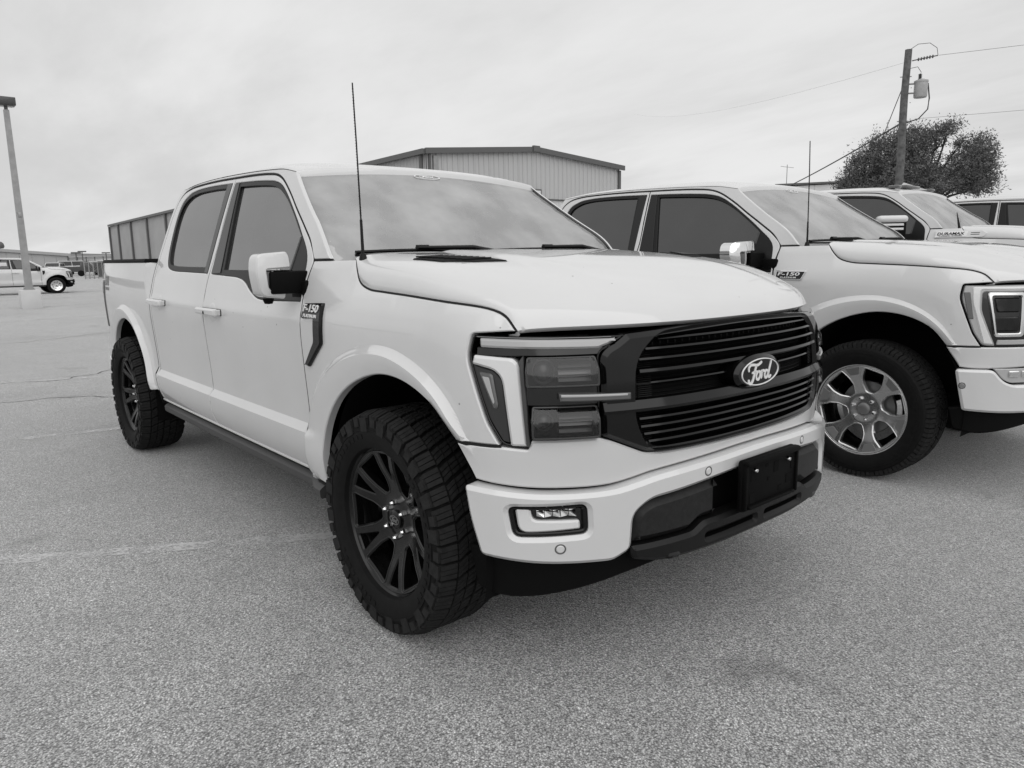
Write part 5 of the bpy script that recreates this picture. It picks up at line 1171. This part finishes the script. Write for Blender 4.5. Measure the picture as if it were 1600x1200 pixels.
# ------------------------------------------------------------------ trucks
ROW = 'white pickups parked side by side in the row'
main_truck = empty('pickup_truck', (0, 0, 0)); tag(main_truck, 'nearest white crew cab pickup with black grille, black wheels and an empty plate holder', 'pickup truck', ROW)
build_truck(main_truck, 'A')
t2 = empty('pickup_truck', (.31, 3.22, 0)); tag(t2, 'white crew cab pickup with grey alloy wheels and chrome mirrors, second in the row', 'pickup truck', ROW)
build_truck(t2, 'B', .04)
t3 = empty('pickup_truck', (-.50, 7.9, .10)); t3.scale = (1, 1, 1.07); tag(t3, 'white heavy duty pickup with towing mirrors, roof lamps and diesel badge, third in the row', 'pickup truck', ROW)
build_truck(t3, 'C', .03)
def roof_bits(t):
    b = MB()
    for y in (-.52, .0, .52):
        q = ROOF(np.array(-y/.75), np.array(.10)); lamp = MB().rbox((q[0], y, q[2]+.055), (.13, .11 if y else .42, .035), .014).obj('roof_lamp', M['lamp_mid'], t)
    f = MB(); f.add([(x+.35, y+.30, z-.01) for x, y, z in [(-1.75, -.02, 1.94), (-1.75, .02, 1.94), (-1.50, 0, 1.94), (-1.80, -.012, 2.05), (-1.80, .012, 2.05), (-1.88, -.03, 1.94), (-1.88, .03, 1.94)]], [(0, 2, 3), (2, 1, 4), (2, 4, 3), (0, 3, 5), (1, 6, 4), (3, 4, 6, 5)]); fixn(f.obj('shark_fin', M['white'], t, 40).data)
    a = MB().tube([(-.36, -.80, 1.43), (-.40, -.80, 1.60)], [.016, .004], 8).obj('stub_antenna', M['black_trim'], t)
roof_bits(t3)
def copy_tree(o, parent=None):
    c = o.copy(); COL.objects.link(c)
    if parent is not None: c.parent = parent
    for ch in list(o.children): copy_tree(ch, c)
    return c
t4 = copy_tree(t3); t4.location = (.25, 11.7, .10); t4['label'] = 'white pickup at the far end of the row, only its roof and side windows showing'
t5 = empty('pickup_truck', (-38.75, 3.95, 0), math.radians(92)); t5.scale = (.90, .90, .86); tag(t5, 'white pickup with black bumper and steel wheels parked crossways behind the lamp post', 'pickup truck', 'white pickups further off')
build_truck(t5, 'D')
st_ = MB().rbox((-2.35, -.835, 1.60), (.62, .012, .20), .004, rot=Matrix.Rotation(math.radians(-21), 3, 'X')).obj('window_sticker', M['far_white'], t5)

# ------------------------------------------------------------------ lamp post on the left
def lamp_post():
    x, y = -25.35, 1.25
    t = empty('lamp_post', (x, y, 0)); tag(t, 'tall square lamp post on a white concrete block at the left', 'lamp post')
    MB().rbox((0, 0, .285), (.54, .54, .60), .015).obj('concrete_block', M['concrete'], t)
    b = MB(); b.rbox((0, 0, .60), (.30, .30, .025), .004)
    for sx_ in (-1, 1):
        for sy in (-1, 1): b.tube([(sx_*.115, sy*.115, .58), (sx_*.115, sy*.115, .66)], .016, 6)
    b.obj('base_plate', M['galv'], t)
    b = MB(); n = 2; zs = (.60, 6.0); w = (.098, .070)
    V = [(sx_*w[i], sy*w[i], zs[i]) for i in (0, 1) for sx_, sy in ((-1, -1), (1, -1), (1, 1), (-1, 1))]; b.add(V, [(0, 1, 5, 4), (1, 2, 6, 5), (2, 3, 7, 6), (3, 0, 4, 7), (4, 5, 6, 7)]); b.obj('pole', M['galv'], t, 20)
    MB().rbox((.105, 0, 2.9), (.03, .09, .15), .008).obj('hand_hole_cover', M['galv'], t)
    MB().tube([(0, 0, 5.95), (0, 0, 6.12)], .05, 10).obj('collar', M['steel_trim'], t)
    h = MB().rbox((.0, -.06, 6.24), (.42, .62, .24), .02).obj('lamp_head', M['far_dark'], t)
    MB().rbox((.0, -.06, 6.115), (.34, .50, .02), .004).obj('lamp_glass', M['lamp_mid'], h)
lamp_post()

# ------------------------------------------------------------------ long metal building behind the row
def metal_building():
    C0 = np.array([-25.52, 16.61]); CL = np.array([-103.56, 20.91]); CR = np.array([-25.23, 28.96]); H = 6.0; PK = 6.52
    t = empty('metal_building', (C0[0], C0[1], 0)); tag(t, 'long grey sheet metal building with a low gable roof behind the pickups', 'building')
    o = np.array([C0[0], C0[1], 0])
    def pt(p2, z, out=np.zeros(2)): return np.array([p2[0]+out[0], p2[1]+out[1], z])-o
    gv = CR-C0; gl = np.linalg.norm(gv); gu = gv/gl; gn = np.array([gu[1], -gu[0]])          # gable, outward +x
    sv = CL-C0; sl = np.linalg.norm(sv); su = sv/sl; sn = np.array([su[1], -su[0]])*1.0
    if sn[1] > 0: sn = -sn
    if gn[0] < 0: gn = -gn
    def roofz(d): return H+(PK-H)*(1-abs(d/gl-.5)*2)
    def ribbed(name, p0, u, n, L, zl, zh, m, pitch=.31, depth=.035):
        k = max(1, int(round(L/pitch))); V = []; F = []; xs = []
        for i in range(k):
            a = i*L/k; w = L/k
            for q, d in ((0, 0), (.62*w, 0), (.70*w, depth), (.86*w, depth), (.94*w, 0)): xs.append((a+q, d))
        xs.append((L, 0))
        for a, d in xs:
            q = p0+u*a+n*d; V.append(pt(q, zl(a) if callable(zl) else zl)); V.append(pt(q, zh(a) if callable(zh) else zh))
        for i in range(len(xs)-1): F.append((2*i, 2*i+2, 2*i+3, 2*i+1))
        ob = link(name, fixn(mk(name, V, F, m, None)), t); return ob
    # gable wall in sheets
    n = 14; w = gl/n
    for i in range(n):
        p0 = C0+gu*(w*i); low = 4.15 if True else 0
        ribbed('wall_panel', p0, gu, gn, w-.006, 4.17, lambda a, i=i: roofz(w*i+a)-.10, M['steel_wall'], .29, .05)
        ribbed('lower_wall_panel', p0-gn*.06, gu, gn, w-.006, 0, 4.12, M['steel_pale'], .45, .02)
    b = MB(); q0 = pt(C0, 4.145); q1 = pt(CR, 4.145); b.tube([q0+np.append(gn, 0)*.03, q1+np.append(gn, 0)*.03], .035, 4); b.obj('wall_ledge', M['steel_trim'], t, None)
    # side wall: one sheet per bay, dark columns between
    bays = [0, 8.1, 16.1, 24.0, 32.0, 40.0, 47.99, 56.26, 64.59, 72.18, sl]
    for a, c in zip(bays[:-1], bays[1:]):
        ribbed('wall_panel', C0+su*(a+.05), su, sn, c-a-.10, 0, H-.14, M['steel_side'] if a > 30 else M['steel_wall'], .30 if a < 30 else .6, .03)
    for a in bays[1:]:
        q = pt(C0+su*a, 0, sn*.10); b = MB(); b.box(tuple(q+np.array([0, 0, H/2-.1])), (.34, .26, H-.2)); b.obj('column', M['steel_trim'], t, None)
    # corner trims and the downpipe at the near corner
    for q, wd in ((C0+gu*.12, .10), (CR-gu*.06, .16)): MB().box(tuple(pt(q, H/2-.08, gn*.05)), (.12, wd, H-.16)).obj('corner_trim', M['steel_trim'], t, None)
    MB().box(tuple(pt(C0+gu*.42, H/2-.1, gn*.06)), (.12, .26, H-.2)).obj('corner_sheet', M['galv'], t, None)
    MB().tube([pt(C0+su*.3, 0, sn*.12), pt(C0+su*.3, H-.15, sn*.12)], .09, 8).obj('downpipe', M['steel_trim'], t)
    # roof and its dark edge trim
    e = .18
    def roof_half(d0, d1, nm):
        V = []
        for s_ in (-e, sl+e):
            for d in (d0, d1): V.append(pt(C0+su*s_+gu*d, roofz(min(max(d, 0), gl))+.02))
        ob = link(nm, fixn(mk(nm, V, [(0, 1, 3, 2)], M['roof_sheet'], None)), t)
    roof_half(-e, gl/2, 'roof_sheet'); roof_half(gl/2, gl+e, 'roof_sheet')
    def bar(name, A, B, hgt, th, m):
        A, B = np.array(A), np.array(B); d = (B-A)/np.linalg.norm(B-A); up = np.array([0, 0, 1.]); sd = np.cross(d, up); sd /= np.linalg.norm(sd)
        V = [p+sd*s_*th/2+up*z_*hgt/2 for p in (A, B) for s_ in (-1, 1) for z_ in (-1, 1)]
        return link(name, fixn(mk(name, V, [(0, 1, 3, 2), (4, 6, 7, 5), (0, 4, 5, 1), (2, 3, 7, 6), (0, 2, 6, 4), (1, 5, 7, 3)], m, None)), t)
    x = gn*(e+.02)
    bar('rake_trim', pt(C0-gu*e, H-.04, x), pt(C0+gu*gl/2, PK-.04, x), .24, .10, M['steel_trim']); bar('rake_trim', pt(C0+gu*gl/2, PK-.035, x*1.02), pt(CR+gu*e, H-.035, x*1.02), .24, .10, M['steel_trim'])
    bar('gutter', pt(C0-su*e, H-.06, sn*(e+.05)), pt(CL, H-.06, sn*(e+.05)), .22, .16, M['steel_trim'])
    MB().box(tuple(pt(C0+gu*gl/2, PK-.02, gn*(e+.06))), (.12, .42, .28)).obj('ridge_cap', M['steel_trim'], t, None)
    q = pt(np.array([-25.37, 22.89]), 4.42, gn*.12)
    l = MB().rbox(tuple(q), (.22, .52, .38), .03).obj('wall_lamp', M['steel_trim'], t); MB().rbox(tuple(q+np.array([.11, 0, -.01])), (.02, .34, .24), .008).obj('lamp_glass', M['drl'], l)
    # back walls so it is closed
    V = [pt(CR, 0), pt(CR, H), pt(CR+sv, 0), pt(CR+sv, H), pt(CL, 0), pt(CL, H)]; link('rear_wall', fixn(mk('rear_wall', V, [(0, 2, 3, 1), (2, 4, 5, 3)], M['steel_side'], None)), t)
metal_building()

# ------------------------------------------------------------------ small building, pole, wires and tree on the right
def small_building():
    t = empty('low_building', (-32.7, 58.0, 0)); tag(t, 'pale low building with a dark roof edge left of the tree', 'building')
    d = np.array([4.7, 2.49]); d /= np.linalg.norm(d); n = np.array([d[1], -d[0]]); L = 9
    rot = Matrix.Rotation(math.atan2(d[1], d[0]), 3, 'Z')
    c = d*L/2-n*4
    for i in range(6):
        cc = d*(L/6*(i+.5)); MB().box((cc[0], cc[1], 3.45), (L/6-.02, .10, 6.9), rot).obj('wall_panel', M['steel_pale'], t, None)
    MB().box((c[0], c[1], 3.4), (L-.2, 7.7, 6.8), rot).obj('building_core', M['steel_pale'], t, None)
    MB().box((c[0], c[1], 7.05), (L+.4, 8.5, .16), rot).obj('roof', M['steel_trim'], t, None)
    a = empty('roof_antenna', (-33.0+.9, 58.0+.4, 7.13)); tag(a, 'thin aerial mast on the pale low building', 'antenna')
    MB().tube([(0, 0, 0), (0, 0, 1.6)], .03, 6).obj('mast', M['galv'], a); MB().tube([(-.5, -.2, 1.5), (.5, .2, 1.3)], .02, 5).obj('boom', M['galv'], a)
small_building()
PX, PY = -7.08, 20.45
def utility_pole():
    t = empty('utility_pole', (PX, PY, 0)); tag(t, 'weathered wooden utility pole with a transformer, in front of the tree', 'utility pole')
    b = MB(); zs = np.linspace(0, 6.92, 12); b.tube([(.012*math.sin(z*2), .010*math.cos(z*1.7), z) for z in zs], [.128-.036*z/6.92 for z in zs], 12); b.obj('pole_shaft', M['wood'], t, 40)
    r = np.array([.71, .70, 0])*1.0; r = np.array([.79, .61, 0])
    tr = MB().lathe([(0, .0), (.16, .0), (.175, .03), (.175, .40), (.185, .41), (.185, .45), (.06, .50), (0, .50)], 20, tuple(r*.40+np.array([0, 0, 5.62])), 'z').obj('transformer', M['pale_metal'], t, 35)
    b = MB()
    for z in (5.75, 6.0): b.tube([np.array([0, 0, z])+r*.08, np.array([0, 0, z])+r*.26], .025, 6)
    b.obj('transformer_bracket', M['galv'], t)
    q = r*.36+np.array([0, 0, 6.12]); b = MB()
    for i in range(5): b.lathe([(.02, -.01), (.055, 0), (.02, .022)], 12, (q[0], q[1], q[2]+.03*i), 'z')
    b.obj('bushing', M['steel_trim'], tr)
    # dead-end insulators, strung out to the right of the top
    b = MB(); A = r*.12+np.array([0, 0, 6.62]); B = r*.78+np.array([0, 0, 6.72]); b.tube([A, B], .016, 6)
    for i in range(6): c_ = A+(B-A)*(.25+.11*i); b.tube([c_-r*.012, c_+r*.012], .045, 10)
    b.obj('insulator_string', M['steel_trim'], t)
    b = MB(); b.tube([np.array([0, 0, 6.92])+r*.05, r*.25+np.array([0, 0, 7.05]), r*.55+np.array([0, 0, 7.06]), r*.74+np.array([0, 0, 6.92]), B], .008, 5)
    b.tube([np.array([0, 0, 6.42])+r*.10, r*.28+np.array([0, 0, 6.45]), r*.38+np.array([0, 0, 6.30]), r*.36+np.array([0, 0, 6.24])], .008, 5)
    b.tube([r*.58+np.array([0, 0, 6.0]), r*.64+np.array([0, 0, 5.6]), r*.62+np.array([0, 0, 5.3]), r*.40+np.array([0, 0, 5.05]), r*.10+np.array([0, 0, 4.96])], .018, 6)
    b.obj('jumper_wire', M['wire'], t)
    b = MB()
    for z, k in ((6.2, 1), (5.9, -1), (5.5, -1), (5.0, 1), (6.62, -1)): b.tube([np.array([0, 0, z])-r*.16*k, np.array([0, 0, z])+r*.14], .014, 5)
    b.obj('pole_bolts', M['galv'], t)['kind'] = 'stuff'
    return r
PR_ = utility_pole()
def wire(label, A, B, sag, r=.012, m='wire'):
    A, B = np.array(A), np.array(B); pts = []
    for s_ in np.linspace(0, 1, 16): q = A+(B-A)*s_; q[2] -= sag*4*s_*(1-s_); pts.append(q)
    o = MB().tube(pts, r, 5).obj('overhead_wire', M[m]); tag(o, label, 'wire', 'wires at the utility pole')
pw = np.array([PX, PY, 0]); rt = np.array([.79, .61, 0])
wire('thick service wire sagging from the utility pole down to the left', pw+np.array([0, 0, 4.98]), (-27.6, 44.5, 4.6), .25, .024)
wire('thin guy wire slanting from the utility pole into the tree', pw+np.array([0, 0, 6.15]), pw+np.array([-4.6, 5.0, .05]), 0., .012)
wire('topmost thin wire running from the insulators out to the right', pw+rt*.80+np.array([0, 0, 6.72]), pw+rt*30+np.array([6, -4, 9.0]), .5, .006, 'wire_pale')
wire('lower thin wire running from behind the transformer out to the right', pw+rt*.3+np.array([0, 0, 5.05]), pw+rt*30+np.array([6, -4, 6.6]), .4, .005, 'wire_pale')
wire('faint thin wire running from the pole top far out to the left', pw+np.array([0, 0, 6.6]), (-55, 65, 17), .8, .003, 'wire_pale')

def tree():
    base = np.array([-12.28, 36.63, 0]); view = np.array([-0.3510, 0.9364, 0.])
    right = np.array([view[1], -view[0], 0.])
    t = empty('tree', tuple(base)); tag(t, 'bushy windswept tree behind the utility pole', 'tree')
    rg = np.random.default_rng(21)
    def W(a, z, dep=0.): return right*a+np.array([0, 0, z])+view*dep
    lobes = [(-3.5, 4.78, 0.7, 0.49, 0.8), (-2.9, 5.42, 0.92, 0.76, 1.0), (-2.0, 6.02, 1.03, 0.92, 1.1), (-0.92, 6.29, 0.97, 0.81, 1.0), (0.14, 6.85, 0.59, 0.32, 0.7), (0.59, 7.1, 0.38, 0.16, 0.5), (-3.84, 4.55, 0.43, 0.27, 0.5), (-1.25, 5.13, 1.41, 0.81, 1.5), (0.14, 4.56, 1.51, 0.59, 1.4), (1.37, 5.01, 0.97, 0.87, 1.1), (1.81, 5.84, 0.7, 0.7, 0.9), (2.3, 5.06, 0.32, 0.65, 0.6), (1.06, 6.31, 0.27, 0.27, 0.4), (-1.76, 4.43, 1.78, 0.43, 1.3), (1.98, 4.27, 0.7, 0.38, 0.7)]      # across, height, half width, half height, depth
    limbs = MB(); f0 = W(-0.11, 3.20); limbs.tube([(0, 0, -.1), tuple(f0*.5), tuple(f0)], [.26, .21, .17], 10)
    for (x, y, a, c, dp) in lobes:
        e = W(x, y-c*.3, rg.uniform(-.6, .6)*dp); m_ = (f0+e)/2+np.array([0, 0, .2])+right*rg.normal(0, .12)
        limbs.tube([f0, f0*.6+m_*.4+np.array([0, 0, .1]), m_, e*.6+m_*.4, e], [.10, .075, .055, .035, .012], 7)
        for k in range(6):
            q = e+right*rg.normal(0, a*.5)+np.array([0, 0, rg.normal(0, c*.5)])+view*rg.normal(0, dp*.5); limbs.tube([m_*.5+e*.5, (m_+q)/2+np.array([0, 0, .1]), q], [.028, .018, .006], 5)
    limbs.obj('trunk', M['bark'], t, 60)
    V = []; F = []; wt = np.array([l[2]*l[3]*l[4]**.5 for l in lobes]); wt /= wt.sum()
    for k in range(8200):
        x, y, a, c, dp = lobes[rg.choice(len(lobes), p=wt)]
        d = rg.normal(size=3); d /= np.linalg.norm(d); r = rg.uniform(.1, 1)**.42*(rg.uniform(1.1, 1.5) if rg.random() < .16 else 1.)
        sx_, sy_ = x+d[0]*a*r, y+d[1]*c*r
        if math.sin(sx_*5.92+d[2]*2.2)*math.sin(sy_*7.03+d[2]*1.7+sx_*1.85) > .62 and rg.random() < .7: continue      # gaps that show the sky
        cen = W(sx_, sy_, d[2]*dp*1.3*r)
        dirv = right*(d[0]*.8+.55)+np.array([0, 0, d[1]*.7+.10])+view*d[2]*.7+rg.normal(0, .25, 3); dirv /= np.linalg.norm(dirv); ln = rg.uniform(.25, .75)
        for q in range(10):
            p = cen+dirv*ln*(q/9-.4)+rg.normal(0, .045, 3); ax = dirv*.8+rg.normal(0, .5, 3); ax /= np.linalg.norm(ax)
            n2 = np.cross(ax, rg.normal(size=3)); n2 /= np.linalg.norm(n2); L_ = rg.uniform(.07, .15); w_ = rg.uniform(.014, .032)
            o = len(V); V += [p, p+ax*L_*.5+n2*w_, p+ax*L_, p+ax*L_*.5-n2*w_]; F.append((o, o+1, o+2, o+3))
    me = mk('crown', V, F, M['leaf'], None); c_ = link('crown', me, t); c_['kind'] = 'stuff'
tree()

# ------------------------------------------------------------------ far left: buildings, fence, parked vehicles
def far_shed():
    # gable end of a wide grey shed
    A = Vector((-147.62, 1.18, 3.32)); B = Vector((-155.37, 24.66, 3.19)); t = empty('grey_shed', (B.x, B.y, 0)); tag(t, 'wide grey shed far behind the crossways pickup', 'building')
    a = np.array([A.x-B.x, A.y-B.y]); L = np.linalg.norm(a); u = a/L; n = np.array([-u[1], u[0]]); n = n if n[0] > 0 else -n
    k = 12
    for i in range(k):
        s0, s1 = L*i/k, L*(i+1)/k-.03; V = [(u[0]*s, u[1]*s, z) for s, z in ((s0, 0), (s1, 0), (s1, 3.05+1.9*s1/L-.5), (s0, 3.05+1.9*s0/L-.5))]; link('wall_panel', fixn(mk('wall_panel', V, [(0, 1, 2, 3)], M['steel_side'], None)), t)
    V = []
    for s, z in ((-.4, 3.05), (L, 4.95)):
        for f, h in ((.3, -.5), (.3, 0), (-30, .0), (-30, -.5)): V.append((u[0]*s+n[0]*f, u[1]*s+n[1]*f, z+h))
    link('roof', fixn(mk('roof', V, [(0, 4, 5, 1), (1, 5, 6, 2), (0, 1, 2, 3), (4, 7, 6, 5)], M['roof_sheet'], None)), t)
    V = [(0, 0, 0), (0, 0, 2.6), (-n[0]*30, -n[1]*30, 2.6), (-n[0]*30, -n[1]*30, 0)]; link('side_wall', fixn(mk('side_wall', V, [(0, 1, 2, 3)], M['steel_side'], None)), t)
    MB().tube([(0, 0, 0), (0, 0, 3.1)], .12, 6).obj('downpipe', M['steel_trim'], t)
far_shed()
def far_canopy():
    A = Vector((-224.32, 36.76, 2.62)); B = Vector((-222.4, 46.61, 2.64)); t = empty('long_canopy', (A.x, A.y, 0)); tag(t, 'long pale canopy roof on the horizon beyond the fence', 'canopy')
    d = np.array([B.x-A.x, B.y-A.y]); 
    V = [(0, 0, 2.75), (d[0], d[1], 2.95), (d[0]-12, d[1], 2.95), (-12, 0, 2.75), (0, 0, 3.0), (d[0], d[1], 3.2), (d[0]-12, d[1], 3.2), (-12, 0, 3.0)]
    link('roof', fixn(mk('roof', V, [(0, 1, 2, 3), (4, 5, 6, 7), (0, 1, 5, 4), (1, 2, 6, 5), (2, 3, 7, 6), (3, 0, 4, 7)], M['roof_sheet'], None)), t)
    for i in range(6):
        f = i/5; MB().tube([(d[0]*f-.5, d[1]*f, 0), (d[0]*f-.5, d[1]*f, 2.8+.2*f)], .12, 6).obj('post', M['steel_trim'], t)
    V = [(-13, -5, 0), (d[0]-13, d[1]+5, 0), (d[0]-13, d[1]+5, 2.3), (-13, -5, 2.3)]; link('rear_wall', fixn(mk('rear_wall', V, [(0, 1, 2, 3)], M['steel_pale'], None)), t)
far_canopy()
def hills():
    b = MB(); a = np.linspace(math.radians(95), math.radians(215), 80); r = np.array([700., 760, 900, 1100])
    G = np.array([[(rr*math.cos(q), rr*math.sin(q), z) for rr, z in zip(r, (0., 5+2.5*math.sin(q*23)+1.5*math.sin(q*61), 8+3*math.sin(q*17+1), 0))] for q in a]); b.grid(G); tag(b.obj('distant_field', M['hill'], None, 60), kind='structure')
hills()
def far_lamp(x, y, h, label):
    t = empty('lamp_post', (x, y, 0)); tag(t, label, 'lamp post', 'far lamp posts')
    MB().tube([(0, 0, 0), (0, 0, h)], [.12, .08], 6).obj('pole', M['steel_trim'], t); MB().rbox((0, 0, h), (.4, 1.3, .22), .04).obj('lamp_head', M['steel_trim'], t)
far_lamp(-125.61, 20.70, 2.84, 'left far lamp post rising over the fenced lot'); far_lamp(-145.12, 25.16, 3.27, 'middle far lamp post, the tallest over the fenced lot'); far_lamp(-144.41, 28.74, 3.00, 'right far lamp post close to the long metal building')

def far_vehicle(loc, rz, kind, label, m, L=5.0):
    """small van, wagon or pickup seen from afar: body, cabin glass, wheels"""
    t = empty('parked_'+kind, loc, rz); t.scale = (.86, .86, .82); tag(t, label, kind.replace('_', ' '), 'vehicles parked behind the fence')
    h, r = (1.75, .37)
    if kind == 'pickup': side = [(-L/2, .55), (-L/2, 1.15), (-.25, 1.18), (-.15, 1.78), (.75, 1.80), (1.25, 1.22), (L/2-.1, 1.10), (L/2, .85), (L/2, .45)]
    elif kind == 'van': side = [(-L/2, .45), (-L/2, 1.75), (-L/2+.15, 1.95), (1.0, 1.98), (1.75, 1.25), (L/2-.05, 1.08), (L/2, .45)]
    else: side = [(-L/2, .5), (-L/2, 1.1), (-L/2+.3, 1.70), (.6, 1.74), (1.3, 1.15), (L/2-.1, 1.0), (L/2, .5)]
    b = MB(); w = .95; k = len(side); V = []
    for y, inn in ((-w, 0), (w, 0)):
        for x, z in side: V.append((x, y*(1-.16*max(0, (z-1.1))), z))
    b.add(V, [tuple(range(k))[::-1], tuple(range(k, 2*k))]+[(i, (i+1) % k, k+(i+1) % k, k+i) for i in range(k)]); o = b.obj('body', m, t, 20); fixn(o.data)
    g = MB(); z0, z1 = 1.20, 1.62
    xa, xb = (-.05, 1.0) if kind == 'pickup' else ((-L/2+.4, 1.25) if kind == 'van' else (-L/2+.45, .95))
    for s in (-1, 1):
        yy = lambda z: s*(w*(1-.16*(z-1.1))+.012)
        mid = (xa+xb)/2; 
        for p, q in ((xa, mid-.05), (mid+.05, xb)): g.add([(p, yy(z0), z0), (q, yy(z0), z0), (q-.18, yy(z1), z1), (p+.04, yy(z1), z1)], [(0, 1, 2, 3)])
    g.obj('window', M['far_glass'], t, None)
    wv = MB(); xf = {'pickup': (.82, 1.24, .70, 1.18), 'van': (1.05, 1.93, 1.76, 1.25), 'wagon': (.65, 1.70, 1.28, 1.17)}[kind]
    wv.add([(xf[0]+.02, -.78, xf[1]-.06 if kind != 'pickup' else 1.74), (xf[2]+.03, -.84, xf[3]+.06), (xf[2]+.03, .84, xf[3]+.06), (xf[0]+.02, .78, xf[1]-.06 if kind != 'pickup' else 1.74)], [(0, 1, 2, 3)]); 
    wv.v = [(x+.03, y, z+.03) for x, y, z in wv.v]; wv.obj('windscreen', M['far_glass'], t, None)
    for x in (-L/2+1.0, L/2-.95):
        for s in (-1, 1): MB().lathe([(0, -.12), (.22, -.12), (r, -.10), (r, .10), (0, .10)], 18, (x, s*.86, r), 'y').obj('wheel', M['rubber'], t)
    MB().box((L/2+.01, 0, .82), (.03, 1.3, .2)).obj('front_grille', M['far_dark'], t, None)
    for s in (-1, 1): MB().box((L/2+.012, s*.78, .88), (.03, .26, .15)).obj('headlight', M['drl'], t, None)
for (px, py, rz, kind, lab, m) in (
    (-102.59, 14.07, -20, 'wagon', 'white wagon farthest left behind the fence, mostly hidden by the pickup', 'far_white'),
    (-106.00, 15.80, -8, 'van', 'white van with dark windows just right of the crossways pickup', 'far_white'),
    (-109.53, 17.72, -4, 'van', 'white van second to the right of the crossways pickup', 'far_white'),
    (-91.49, 15.09, 74, 'pickup', 'dark pickup standing side-on behind the fence, left one', 'far_dark'),
    (-84.94, 14.99, 78, 'pickup', 'dark pickup standing side-on behind the fence, right one', 'far_dark'),
    (-125.81, 23.77, 10, 'van', 'white van in the back row next to the long metal building', 'far_white'),
    (-139.07, 24.94, 0, 'wagon', 'white wagon in the back row behind the dark pickups', 'far_white')):
    far_vehicle((px, py, 0), math.radians(rz), kind, lab, M[m])
def fence():
    A = Vector((-69.68, 11.15, 0.0)); B = Vector((-69.71, 12.84, 0.0)); t = empty('chain_link_fence', (A.x, A.y, 0)); tag(t, 'chain link fence with steel posts between the lot and the far vehicles', 'fence')
    d = np.array([B.x-A.x, B.y-A.y]); L = np.linalg.norm(d); u = d/L; n = 5
    for i in range(n+1): MB().tube([(d[0]*i/n, d[1]*i/n, 0), (d[0]*i/n, d[1]*i/n, 1.45)], .045, 6).obj('fence_post', M['galv'], t)
    for z in (1.4, .12): MB().tube([(0, 0, z), (d[0], d[1], z)], .03, 5).obj('fence_rail', M['galv'], t)
    b = MB(); 
    for i in range(int(L/.22)):
        for s in (-1, 1):
            a = i*.22; b_ = a+s*1.25
            if 0 <= b_ <= L: b.tube([(u[0]*a, u[1]*a, .12), (u[0]*b_, u[1]*b_, 1.37)], .008, 3, False)
    b.obj('chain_link', M['galv'], t, None)['kind'] = 'stuff'
    for i in (3, 4):
        q0, q1 = d*i/n, d*(i+1)/n; V = [(q0[0]-.05, q0[1], .15), (q1[0]-.05, q1[1], .15), (q1[0]-.05, q1[1], 1.38), (q0[0]-.05, q0[1], 1.38)]; link('privacy_screen', fixn(mk('privacy_screen', V, [(0, 1, 2, 3)], M['steel_trim'], None)), t)
fence()
def dome_lamp():
    p = Vector((-37.44, 1.91, 2.22)); t = empty('dome_lamp', (p.x, p.y, 0)); tag(t, 'grey dome lamp at the left edge above the crossways pickup', 'lamp')
    MB().lathe([(0, .16), (.10, .14), (.17, .06), (.19, -.06), (.15, -.14), (0, -.16)], 20, (0, 0, p.z), 'z').obj('lamp_head', M['steel_trim'], t, 40)
    MB().tube([(0, 0, p.z), (-.03, -.30, p.z+.05), (-.05, -.55, p.z)], .03, 6).obj('arm', M['galv'], t); MB().tube([(-.05, -.55, 0), (-.05, -.55, p.z+.1)], .05, 8).obj('post', M['galv'], t)
dome_lamp()
